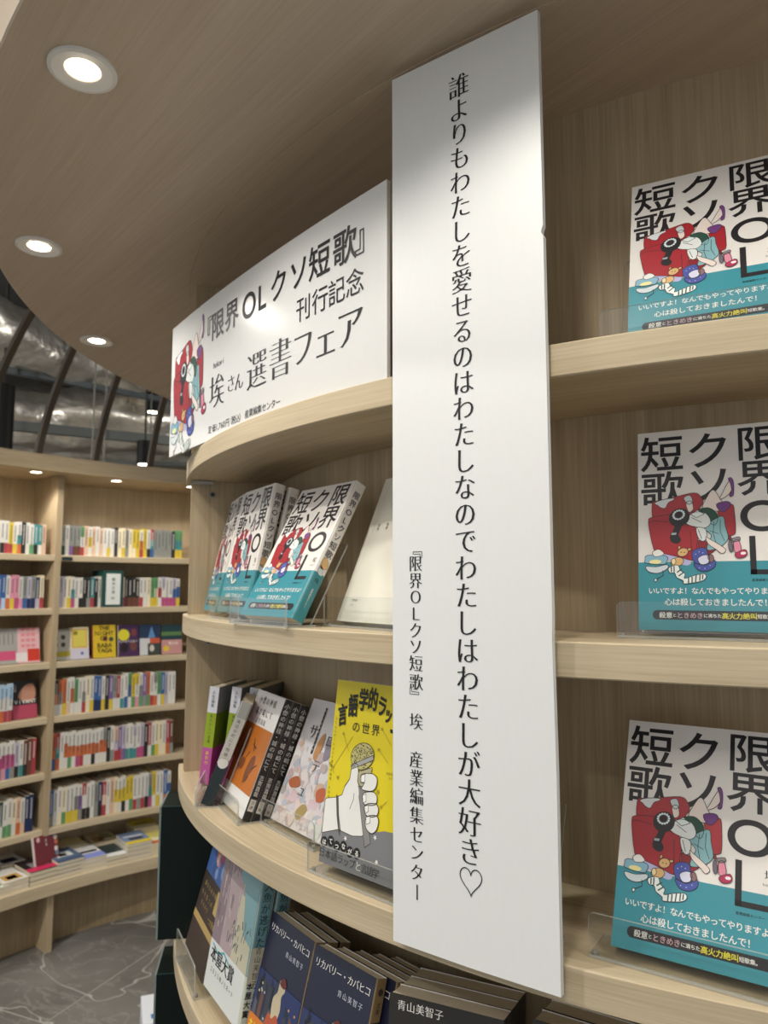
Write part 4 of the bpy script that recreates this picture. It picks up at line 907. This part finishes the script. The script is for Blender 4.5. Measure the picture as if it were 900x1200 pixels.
def spine_book(a, z, wd, h, dp, cols, label, group, lean=0.):
    """narrow upright book, spine towards the room; cols = colour bands from the top: (key, fraction)"""
    b = MB(); y = 1.; hw = wd/2*.96
    for k, fr in cols:
        y2 = max(0, y-fr); b.poly([(-hw, 0, h*y2), (hw, 0, h*y2), (hw, 0, h*y), (-hw, 0, h*y)], M_(k)); y = y2
    if y > 0: b.poly([(-hw, 0, 0), (hw, 0, 0), (hw, 0, h*y), (-hw, 0, h*y)], M_(cols[-1][0]))
    m0 = M_(cols[0][0])
    b.poly([(hw, 0, 0), (hw, dp, 0), (hw, dp, h), (hw, 0, h)], m0); b.poly([(-hw, dp, 0), (-hw, 0, 0), (-hw, 0, h), (-hw, dp, h)], m0)
    b.poly([(-hw, 0, h), (hw, 0, h), (hw, dp, h), (-hw, dp, h)], PAGE); b.poly([(-hw, 0, 0), (-hw, dp, 0), (hw, dp, 0), (hw, 0, 0)], PAGE); b.poly([(hw, dp, 0), (-hw, dp, 0), (-hw, dp, h), (hw, dp, h)], PAGE)
    dk = cols[0][0] in 'kbntrmvdu'; tc = mat('d8d4cc' if dk else '4a4644', .6); s0 = h*.9
    q = random.uniform(.35, .6)*h; yy = s0
    while yy > s0-q: b.poly([(-hw*.3, -.0004, yy-.006), (hw*.3, -.0004, yy-.006), (hw*.3, -.0004, yy), (-hw*.3, -.0004, yy)], tc); yy -= .0095
    x, y_, _ = pol(FX, FY, 2.425 + random.uniform(0, .004), a)
    o = b.build('book', None, (x, y_, z), Euler((0, lean, rad(a-90)), 'XYZ')); return tag(o, label, 'book', group)
def run(bay, rowi, x0, x1, pattern, h, dp=.11, wd=.019, frm='the left'):
    """pattern: list of colour codes; x0, x1 bay limits read off the photo"""
    aL, aR = fang(x0), fang(x1)
    if bay == 1: aL = min(aL, 136.45)
    elif x1 > 40: aR = 138.2
    z = FZ[rowi] + .0005
    total = rad(aL-aR)*2.43; n = max(1, int(total/wd)); st = (aL-aR)/n; 
    side = 'left' if bay == 0 else 'right'
    for i in range(n):
        p = pattern[int(i*len(pattern)/n)]; cols = []
        ks = p.split('/')
        if len(ks) == 1: cols = [(ks[0], 1)]
        elif len(ks) == 2: cols = [(ks[0], .68), (ks[1], .32)]
        else: f = random.uniform(.3, .42); cols = [(ks[0], f), (ks[1], .70-f), (ks[2], .3)]
        desc = CN[ks[0]] + (' and ' + CN[ks[-1]] if ks[-1] != ks[0] else '')
        hh = h*random.uniform(.95, 1.02)
        spine_book(aL - st*(i+.5), z, rad(st)*2.43, hh, dp, cols, f'{desc} spine, {ordi(i)} from {frm}, {RN[rowi]} shelf of the far {side} bay', f'books on the {RN[rowi]} shelf of the far {side} bay')
random.seed(31)
run(0, 0, -34, 52, 'w c/r w/y y/r w/t w/k r w/r y/y/r w/y w/t/o k s w w/e t/k t/w s s'.split(), .150)
run(0, 1, -34, 54, 'c w/r b/b l/b w/y b/m b/l w/o o/y p/y p/m w/p g/b x/n g/n n/x c/r c/m'.split(), .155)
run(0, 3, -34, 21, 'w/r w/p l/m r/p l/w/r l/w/m l/w/o l/w/r l/w/r'.split(), .172, .13)
run(0, 4, -34, 46, 'w/g w/m e/w p/r w/p g/w o/t w/m/t w/m/p w/m/b w/m/g x/k w/t u/k u r'.split(), .165, .12)
run(0, 5, -34, 43, 'y/w w/y y/w w/m t/t y/k w/u d/w w/e w/e c/w s/o w/s n n'.split(), .165, .12)
run(1, 0, 73, 213, 'g/d w g/v v/g g/u g/u e/w/r w/w/r s w/y/w s w/g/k w s s w w/y w k/g k/k c c/y w g c y/c w/e/o y w/o/r g/v y w/k r/t/b w/o/n g g g g g g k k e/t/y e/t/y g'.split(), .150)
run(1, 1, 73, 122, 'x w/c c/y w/t/m w w/k s/w k/k k/g t/r k/k w w/d'.split(), .153)
run(1, 1, 144, 212, 'c/m k/u k/u k/u k/u w/r w c c/e/y e/e/y e/c/y w/r/w x/w/m w/w/m w/w/m x/b/m w/b/y c/y'.split(), .153, frm='the divider box')
run(1, 3, 65, 210, 'k/o/w o/g/w o/y y w/s w/o/w e/w w/r/w w w/g/r c c/y w/y b/n b/b/n w w/y k v/v/y w/y g/w r/w w/w/t g/w w/b e/b/w y/e w/p y/w/p w/g/e v/g w/e o/e w/w/r g/w/o t/y e/w b/y x w/w w w/w s/r'.split(), .172, .13)
run(1, 4, 63, 209, 'o/o/b r/t/o w w/o/w w/o/e w/o/w w/o/m w/o/r w/o/w w/o/w w/o/k w/o/w w/o/w g/o/w k w/g k/k s/x/r v/r x/v w/w/t w/w/t x/w/t w/w/m x/m k r/w w/e c/y c w/c r/o u/g c/y'.split(), .172, .13)
run(1, 5, 60, 208, 'b/b/g w w/c c/e o/c/y w/w/y w/y w/g/y v/w w/v/g r/w/k w/k w w g n/k n/g r/s/r w s w c/y/c w/y/w w/y/k w/t y/w y/e w/w/r w/r w/g w/w/r w/k t/r/t g/t/m y/w w/y w w b/b/o w/b/o y'.split(), .172, .13)
# face-out books, third shelf (and one on the fourth)
def face_book(x, rowi, W, H, base, draw, label, band=None, group=None, lean=9., r=2.445, T=.012, spine=None):
    a = fang(x+6); z = FZ[rowi] + .0025; px_, py_, _ = pol(FX, FY, r, a)
    t = thing('book', label, 'book', (px_, py_, z), Euler((-rad(lean), 0, rad(a-90)), 'XYZ'), group)
    b = MB(); b.box(-W/2, W/2, 0, .0006, 0, H, mat(base, .45)); b.box(-W/2, W/2, T-.0006, T, 0, H, mat(base, .45)); b.box(-W/2-.0006, -W/2, 0, T, 0, H, mat(spine or base, .45)); c_ = b.build('cover', t)
    b = MB(); b.box(-W/2+.0003, W/2-.001, .0008, T-.0008, .001, H-.001, PAGE); b.build('pages', t)
    b = MB(); fr_ = lambda x_, y_, l: (x_, -.0004 - l*.0003, y_); draw(b, fr_, W, H); b.build('cover_print', c_)
def R_(b, f, x0, y0, x1, y1, c, l=1): shape(b, [(x0, y0), (x1, y0), (x1, y1), (x0, y1)], mat(c, .45), f, l)
def d1(b, f, W, H):
    for q in range(4): R_(b, f, -.035+q*.02, H*.55, -.031+q*.02, H*.85, '77746e')
    R_(b, f, -W/2, .018, W*.32, .060, 'd2557c')
def d2(b, f, W, H):
    for i in range(3):
        for j in range(4): R_(b, f, -.032+i*.024, H*.92-j*.026, -.014+i*.024, H*.92-j*.026+.014, 'e58f92')
    R_(b, f, -.002, .008, W/2-.002, .065, 'cf3c28'); R_(b, f, -W/2, .008, -.002, .05, 'e9dedd', .8)
def d3(b, f, W, H):
    R_(b, f, -W/2, .018, W/2, .042, 'a99a28')
    for x_, y_ in ((-.025, .11), (-.025, .075), (.012, .112), (.012, .075)): shape(b, disc(x_, y_, .011, .012), mat('453631'), f, 1)
def d4(b, f, W, H):
    R_(b, f, -.036, H*.36, .038, H*.94, 'd0742a', .6); R_(b, f, -.033, H*.38, .035, H*.92, 'd9c95a', 1); R_(b, f, -W/2, 0, W/2, H*.33, 'cfc9d8', .7); shape(b, disc(.012, .028, .008), mat('5577a5'), f, 1.5); R_(b, f, -.03, H*.76, -.01, H*.88, '8a7a2a', 2)
def d5(b, f, W, H):
    for i, s_ in enumerate(('THE', 'NIGHT', 'OF', 'BABA', 'YAGA')):
        y_ = (.150, .124, .098, .062, .036)[i]; row(b, s_, -(len(s_)-1)*.0095, y_, .030, INK, f, 2, step=.019, bold=.02)
    shape(b, disc(.004, .094, .012), mat('7a2f33'), f, 1.6); shape(b, disc(.034, .092, .012), mat('3f4a36'), f, 1.6)
def d6(b, f, W, H):
    shape(b, disc(-.025, H*.68, .030), mat('d8cc2e'), f, 1); row(b, 'MYSTERY', -.044, H*.47, .016, WHITE, f, 2, step=.0145); shape(b, disc(-.022, .045, .02, .026), mat('20181c'), f, 1); shape(b, disc(.025, .05, .018, .024), mat('6d4038'), f, 1); shape(b, disc(.028, H*.75, .014, .02), mat('7b3a40'), f, 1)
def d7(b, f, W, H):
    R_(b, f, -W/2, 0, .0, H*.55, 'c8c8c8'); R_(b, f, .0, H*.3, W/2, H*.55, 'c4553a'); R_(b, f, -.012, 0, W/2, H*.38, '3d423c', 1.4); shape(b, [(-.01, H*.56), (.01, H*.95), (.03, H*.56)], mat('5a86b4'), f, 1); shape(b, disc(.01, .035, .012, .018), mat('c9c2b8'), f, 2)
def d8(b, f, W, H):
    R_(b, f, -W/2, 0, W/2, H*.48, 'c08c88'); R_(b, f, -W/2, H*.62, W/2, H*.75, '5a7a4a', 1); shape(b, disc(-.03, .03, .016), mat('dcb92e'), f, 1.5); row(b, '夏の旅', -.01, H*.36, .018, WHITE, f, 2)
def d9(b, f, W, H):
    R_(b, f, -W/2, 0, W/2, H*.36, 'b3465e'); shape(b, smooth([(-.03, .1), (.0, .15), (.04, .155), (.05, .1), (.02, .075)]), mat('c08a72'), f, 1); row(b, 'VIVANT', -.04, .078, .024, WHITE, f, 2, step=.017, bold=.02)
    row(b, '小説集', -.044, .155, .012, WHITE, f, 2, vert=True)
FG = 'face-out books on the third shelf of the far wall'
face_book(8, 2, .125, .165, 'a9a6a0', d1, 'grey book with pink band, face out at the left photo edge', group=FG)
face_book(35, 2, .112, .165, 'e6b9bd', d2, 'pink book with a red corner, face out left of the divider', group=FG)
face_book(74.5, 2, .092, .152, 'b5b0a6', d3, 'grey book with dark dots and olive band right of the divider', group=FG)
face_book(95.5, 2, .092, .158, 'e3d6ae', d4, 'cream book with orange framed yellow panel on the third shelf', group=FG)
face_book(124, 2, .115, .165, 'd8b82a', d5, 'yellow book titled in heavy black capitals on the third shelf', group=FG, T=.02, spine='a8453a')
face_book(151, 2, .105, .162, '45284f', d6, 'purple book with a yellow disc on the third shelf', group=FG, T=.016, spine='c9c3bb')
face_book(175, 2, .108, .160, '223450', d7, 'dark blue book with white and red lower panels', group=FG, T=.014)
face_book(200, 2, .110, .158, '1f3c40', d8, 'dark teal book with pink lower half at the end of the third shelf', group=FG)
face_book(34.5, 3, .112, .176, '1f1b1c', d9, 'black book with a pink band, face out on the fourth shelf', T=.014)
# green divider box on the second far shelf
a = fang(133); px_, py_, _ = pol(FX, FY, 2.36, a)
t = thing('divider_box', 'dark green divider box with white author card on the far second shelf', 'box', (px_, py_, FZ[1]+.001), (0, 0, rad(a-90)))
b = MB(); b.box(-.052, .052, .04, .20, 0, .185, mat('1c4740', .45)); b.build('body', t)
b = MB(); b.box(-.036, .036, .036, .0398, .012, .170, mat('e0e2dd', .5)); cd = b.build('card', t)
b = MB(); row(b, '横内文庫', 0, .140, .018, INK, lambda x, y, l: (x, .0355, y), 1, step=.0215, vert=True); b.build('author_lettering', cd); b = MB(); row(b, '砂', 0, .045, .018, INK, lambda x, y, l: (x, .0355, y), 1, vert=True); b.build('letter', cd)

# piles on the display ledge
def flat_book(x, y, z, W, L, T, yaw, col, marks, label, group):
    b = MB(); b.box(-W/2, W/2, 0, L, .0008, T-.0008, PAGE); m = mat(col, .4)
    b.box(-W/2-.0005, W/2+.0005, -.0005, L, T-.0008, T, m); b.box(-W/2-.0005, W/2+.0005, -.0005, L, 0, .0008, m); b.box(W/2, W/2+.0008, 0, L, 0, T, m)
    for (u0, v0, u1, v1, c) in marks: b.poly([(-W/2+W*u0, L*v0, T+.0003), (-W/2+W*u1, L*v0, T+.0003), (-W/2+W*u1, L*v1, T+.0003), (-W/2+W*u0, L*v1, T+.0003)], mat(c, .45))
    return tag(b.build('book', None, (x, y, z), (0, 0, yaw)), label, 'book', group)
piles = [  # angle, radius of front edge, W, L, [thicknesses], colour, marks, description
 (143.2, 2.300, .128, .182, [.02, .018], 'e6e8e4', [(.1, .1, .9, .5, '6c8a5a')], 'white book with a green picture', 'front row'),
 (141.05, 2.302, .110, .175, [.017, .016, .015], 'e4e1da', [(.15, .1, .85, .5, 'c9a05a'), (.3, .15, .7, .4, 'd8c89a')], 'white book with a gold flower', 'front row, far left'),
 (137.95, 2.300, .124, .185, [.020, .020, .018], '2a2224', [(0, .05, 1, .32, 'd02f5c'), (.25, .35, .9, .7, '8f8a8a')], 'dark book with a magenta band', 'front row'),
 (134.9, 2.300, .122, .185, [.019, .018, .018, .014], '5b6d88', [(.2, .35, .8, .7, 'd8dcd8'), (.3, .4, .6, .6, '3f5f8a'), (0, 0, 1, .2, '48587c')], 'blue-grey book with a white triangle', 'front row'),
 (132.25, 2.300, .118, .180, [.021, .020, .014], 'eceae8', [(0, 0, 1, .38, '8a96d8'), (.1, .45, .9, .6, '2c2c30')], 'white and lavender book', 'front row'),
 (129.75, 2.300, .124, .185, [.020, .018], '2f3f42', [(0, 0, 1, .28, 'e6e8e6')], 'dark slate book with a white band', 'front row'),
 (126.75, 2.300, .122, .190, [.021, .021, .020, .014], '7e8fb0', [(0, 0, 1, .2, 'e8cf2a'), (.1, .55, .9, .65, 'dfe3ea'), (.25, .28, .8, .48, '3c3a4a')], 'blue book with a bright yellow band', 'tallest front pile'),
 (123.9, 2.300, .122, .185, [.020, .020, .018], 'e9dc7c', [(.1, 0, 1, .2, 'd8634c'), (.2, .25, .9, .45, 'e6e0d0')], 'yellow book with a coral band', 'front row'),
 (121.0, 2.300, .122, .185, [.020, .020], 'c9c4b8', [(.1, .1, .9, .5, '7a90a0')], 'grey-blue book', 'front row'),
 (142.3, 2.490, .120, .160, [.020, .018, .014], 'dadcdc', [(.15, .15, .8, .5, '9aa4ac')], 'pale grey book', 'back row'),
 (139.3, 2.490, .112, .160, [.020, .018, .016], 'e8e8ea', [(.2, .2, .8, .6, '4a5380'), (.3, .3, .7, .5, '9aa0b8')], 'white book with a navy picture', 'back row'),
 (132.6, 2.492, .118, .160, [.020, .020, .018], 'efe0a8', [(.05, .05, .95, .3, 'f3ead0')], 'cream yellow book', 'back row'),
 (129.2, 2.492, .126, .160, [.019, .018, .016], 'd8c8a2', [(.1, .1, .5, .6, 'b08a5a'), (.5, .3, .9, .8, 'a9b08a'), (.3, .2, .7, .4, 'e6e0d2')], 'tan patterned book', 'back row'),
 (124.5, 2.494, .124, .160, [.021, .021, .021, .019], 'e6d52c', [(0, 0, 1, .3, 'e9e4d6'), (.2, .45, .8, .6, '8a8a6a')], 'bright yellow book', 'back row'),
]
for a, r, W, L, Ts, col, mk, nm, where in piles:
    z = LEDGE + .0005
    for i, T in enumerate(Ts):
        top = i == len(Ts)-1; jx = random.uniform(-.002, .002); x, y, _ = pol(FX, FY, r + random.uniform(0, .002), a)
        pos = 'on top of its pile' if top else ('at the bottom of its pile' if i == 0 else ('second from the bottom' if i == 1 else 'third from the bottom'))
        flat_book(x, y, z, W, L, T, rad(a-90) + random.uniform(-.012, .012), col, mk, f'{nm} {pos}, {where}', 'piled books on the far ledge'); z += T + .0004
def dr(b, f, W, H):
    R_(b, f, -.045, .02, .03, .12, '6d1f28', 1)
    for x_, y_, c in ((.05, .10, 'd8c9b0'), (.051, .08, 'c46a4a'), (.045, .113, '8fa0b8'), (.048, .05, 'e0d8d0'), (-.04, .11, 'd8b0b0'), (.051, .03, '6f8098')): shape(b, disc(x_, y_, .009, .011), mat(c), f, 1.5)
    row(b, '赤い本', .0, .1, .011, WHITE, f, 2, vert=True)
a = 136.85; x, y, _ = pol(FX, FY, 2.372, a)
t = thing('book', 'dark red book propped upright between the piles on the far ledge', 'book', (x, y, LEDGE+.0610), Euler((-rad(14), 0, rad(a-90)+.25), 'XYZ'))
b = MB(); b.box(-.062, .062, 0, .018, 0, .126, PAGE, face={'front': mat('6d1f28', .45), 'back': mat('6d1f28', .45), 'left': mat('cfc2c0', .5)}); c_ = b.build('cover', t)
b = MB(); dr(b, lambda x_, y_, l: (x_, -.0004-l*.0002, y_), .124, .15); b.build('cover_print', c_)
